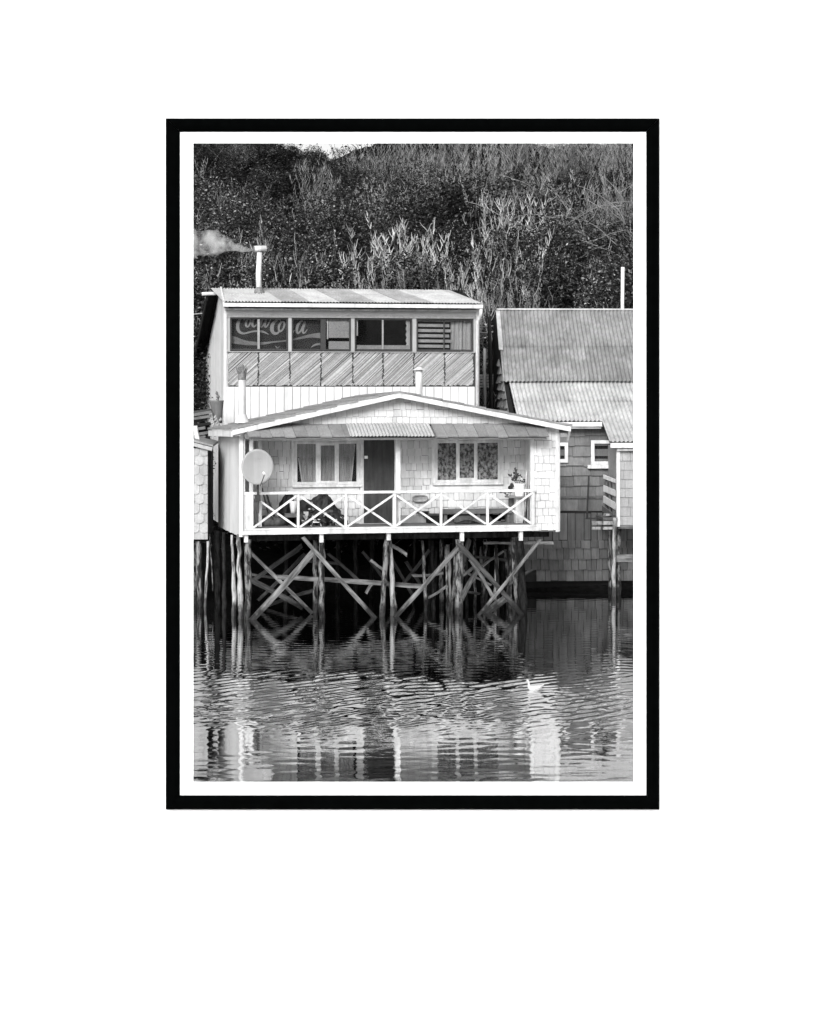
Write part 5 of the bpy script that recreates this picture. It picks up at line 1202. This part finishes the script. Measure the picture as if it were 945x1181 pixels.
for a in (('pale', 462, 228, 70, 'broad pale bare shrub above the middle of the tall house roof', G1, 1.35), ('pale', 506, 250, 71, 'narrower pale bare shrub just right of the broad one above the roof', G1, .9),
          ('pale', 592, 194, 75, 'tallest and brightest bare shrub, above the gap between the two roofs', G1, 1.25), ('pale', 570, 243, 70, 'bright bare shrub above the right end of the tall house roof', G1, 1.2),
          ('pale', 341, 296, 67, 'small pale shrub just above the roof right of the smoking stack', G1, .8), ('pale', 415, 272, 68.5, 'low pale bare shrub left of the broad one above the roof', G1, .8),
          ('tall', 368, 172, 82, 'tall slender many stemmed shrub on the hill right of the smoking stack', G1, .8), ('tall', 236, 168, 84, 'many stemmed bare shrub near the top left corner of the picture', G1, .75),
          ('tall', 542, 160, 86, 'dense stand of upright stems near the top of the hill at the centre right', G1, .9), ('pale', 535, 282, 66.5, 'small pale shrub right above the right half of the tall roof', G1, .7),
          ('pale', 625, 262, 68, 'greyish bare shrub above the left end of the big corrugated roof', G1, .8), ('tangle', 640, 205, 76, 'left of the tangled bare trees with arching pale branches', G3, 1.0),
          ('tangle', 690, 190, 73, 'middle tangled bare tree with two pale trunks above the big corrugated roof', G3, 1.0), ('tangle', 722, 215, 70, 'tangled bare tree by the white pole at the right edge', G3, .9),
          ('tangle', 225, 228, 76, 'small bare tree with drooping branches at the left edge', G3, .55),
          ('leafy', 290, 185, 83, 'large dark leafy mass high on the left side of the hill', G2, 1.25), ('leafy', 415, 205, 82, 'dark leafy bush below the gap of white sky', G2, 1.0)):
    grow(*a)
for a in (('tall', 500, 184, 80, 'grey bare shrub high on the hill above the middle of the picture', G1, .9), ('tall', 440, 196, 79, 'grey bare shrub high on the hill left of the middle', G1, .8),
          ('tall', 548, 178, 81, 'grey bare shrub high on the hill just left of the tallest bright one', G1, .9), ('tall', 640, 186, 81, 'grey bare shrub high on the hill behind the tangled trees', G1, 1.0),
          ('tall', 258, 190, 80, 'faint grey shrub high at the left above the smoke', G1, .7), ('tall', 372, 205, 76, 'grey many stemmed shrub in front of the tall slender one right of the stack', G1, .7),
          ('pale', 300, 296, 66.5, 'little pale shrub close behind the smoking stack', G1, .7), ('pale', 232, 296, 68, 'little pale shrub at the left edge below the smoke', G1, .8)):
    grow(*a)
GP, GL, GF = 'grey upright thickets along the hilltop', 'dark leafy bushes filling the hillside', 'fine twiggy shrubs filling the hillside'
for px, top, Y in ((425, 158, 89), (455, 140, 88), (480, 145, 90), (510, 140, 89), (540, 140, 90), (575, 140, 88), (610, 142, 90), (640, 140, 87), (668, 140, 89), (700, 140, 88), (730, 138, 89), (490, 165, 85), (525, 168, 86), (760, 140, 87), (790, 150, 84), (590, 138, 92), (620, 138, 93), (650, 138, 93), (680, 138, 93), (560, 138, 93), (715, 138, 93), (745, 138, 92), (610, 180, 84), (700, 185, 81), (215, 150, 90), (420, 168, 88), (475, 205, 77)):
    grow('tall', px, top, Y, 'thicket of thin grey upright stems along the top of the hill', GP, .85)
for px, top, Y in ((235, 165, 90), (265, 152, 91), (300, 150, 92), (330, 163, 92), (350, 170, 93), (372, 170, 93), (395, 172, 93), (405, 182, 89), (385, 186, 87), (240, 200, 80), (270, 185, 84), (320, 185, 86), (280, 210, 77), (325, 222, 77), (350, 250, 73), (255, 255, 72), (300, 262, 70), (225, 285, 69), (390, 235, 76), (420, 260, 73), (345, 195, 85), (310, 240, 74), (275, 235, 75),
                   (245, 300, 67), (280, 308, 66.5), (315, 300, 67.5), (375, 310, 66.5), (400, 220, 80), (530, 275, 71), (610, 300, 68.5), (655, 285, 69), (450, 240, 79), (490, 240, 78), (530, 225, 80), (565, 235, 78), (545, 200, 76), (530, 240, 72.5), (430, 215, 74), (420, 240, 72), (640, 240, 72), (620, 215, 77), (560, 185, 80), (480, 190, 82), (500, 205, 76), (480, 195, 87), (520, 190, 87), (560, 195, 86), (600, 200, 85), (640, 200, 85), (680, 195, 86), (720, 195, 86), (585, 285, 72), (545, 265, 75), (505, 290, 69), (470, 290, 72), (440, 290, 69), (430, 190, 88), (700, 240, 78), (735, 250, 76), (480, 262, 71.2), (530, 258, 72), (552, 280, 68.8), (612, 262, 71), (600, 240, 76), (640, 232, 77), (675, 262, 70.6), (705, 285, 68.5), (500, 215, 81), (545, 212, 82), (585, 178, 90), (625, 172, 91), (665, 172, 91), (505, 172, 91), (455, 178, 90), (705, 176, 90), (655, 300, 66.2), (630, 320, 65.8), (690, 290, 67.5), (640, 255, 73), (665, 250, 75), (200, 190, 84), (170, 210, 80), (190, 290, 69), (150, 260, 74), (755, 240, 76), (775, 280, 70), (800, 200, 82), (720, 290, 67), (210, 350, 64), (232, 420, 61.5), (560, 345, 66), (590, 335, 65.5), (180, 170, 88)):
    grow('leafy', px, top, Y, 'small leaved bush in the mass covering the hillside', GL, .9)
for px, top, Y in ((265, 285, 67), (290, 240, 72), (230, 245, 73), (345, 215, 80), (390, 270, 69), (435, 225, 76), (480, 215, 76), (300, 195, 82), (325, 305, 65.5), (365, 255, 71), (550, 235, 72), (600, 255, 68), (665, 262, 70), (705, 225, 76), (680, 210, 79), (725, 265, 69), (260, 210, 79), (420, 295, 66), (495, 265, 68.5), (640, 295, 66), (580, 280, 66.5), (545, 305, 66), (225, 330, 64), (605, 200, 81), (730, 180, 84), (270, 158, 91), (350, 176, 91), (563, 410, 62), (440, 290, 66), (470, 300, 65.5), (515, 300, 65.8), (560, 300, 65.5), (610, 310, 65.5), (690, 300, 65.8), (655, 310, 65.5), (340, 255, 69), (385, 305, 65.5), (300, 300, 65.5)):
    grow('fine', px, top, Y, 'fine grey twiggy shrub among the bushes of the hillside', GF, .9)
# low undergrowth: leaves, dead stalks and bramble, too many to count
def undergrowth():
    rs = np.random.RandomState(3); n = 60000
    y = 59 + 37*rs.rand(n)**.85; x = rs.uniform(-1, 1, n)*(9.5+.02*y); 
    z = np.array([terr(a, b) for a, b in zip(x, y)]) + rs.exponential(.42, n)*(.6+.5*np.sin(x*1.7+y*.9)**2)
    V, F = leaves_np(np.stack([x, y, z], 1), .085, rs)
    seg = []
    for i in range(5200):
        a, b = rs.uniform(-10.5, 10.5), 59+36*rs.rand(); p = (a, b, terr(a, b)+rs.uniform(0, .7))
        seg.append((stem_path(rs, p, (rs.normal()*.7, rs.normal()*.5, 1), rs.uniform(.5, 1.6), -.06, .2, 5), .013, .006))
    V2, F2 = sticks_np(seg); mesh_np('undergrowth', np.concatenate([V, V2]), np.concatenate([F, F2+len(V)]), 'litter', None, kind='stuff', label='low tangle of dead leaves and stalks over the hillside', category='undergrowth')
undergrowth()

# ================================================================== white bird on the water
by = 38.6; s = by/FPX; bird = empty('water_bird', (WX(617, by), by, -.01), 0, label='small white water bird swimming to the left, alone on the water', category='bird')
def skin_body():
    # rings along the body from tail to breast, then up the neck to the head: (x, z, half width, half height)
    rings = [(.20, .135, .008, .006), (.165, .115, .028, .018), (.11, .075, .062, .048), (.04, .055, .082, .066), (-.04, .05, .082, .070), (-.095, .062, .062, .062), (-.122, .095, .040, .040), (-.130, .135, .026, .026), (-.132, .175, .022, .022), (-.138, .205, .026, .026), (-.152, .222, .030, .028), (-.172, .220, .022, .020), (-.188, .214, .008, .008)]
    mb = MB(); vs = []; n = 14; K = len(rings)
    for i, (x, z, a, b) in enumerate(rings):
        p, q = rings[max(i-1, 0)], rings[min(i+1, K-1)]; d = unit(V3((q[0]-p[0], 0, q[1]-p[1]))); up = np.cross(d, (0, 1, 0))
        for k in range(n):
            an = 2*math.pi*k/n; vs.append(V3((x, 0, z)) + V3((0, 1, 0))*a*math.cos(an) + up*b*math.sin(an))
    mb.add(vs, [(i*n+k, i*n+(k+1) % n, (i+1)*n+(k+1) % n, (i+1)*n+k) for i in range(K-1) for k in range(n)] + [tuple(range(n))[::-1], tuple((K-1)*n+k for k in range(n))])
    return mb
skin_body().build('body', 'feather', bird, True)
for sg in (-1, 1):
    w = MB(); vs = [(-.07, sg*.078, .075), (.02, sg*.092, .11), (.14, sg*.060, .125), (.215, sg*.022, .150), (.10, sg*.078, .075), (0, sg*.094, .055)]
    w.slab(vs, (0, sg*.012, 0)).build('wing', 'feather', bird)
MB().tube([(-.183, 0, .215), (-.215, 0, .206)], [.011, .004], 6).build('beak', 'beak', bird)
bird.scale = (.84, .84, .84)
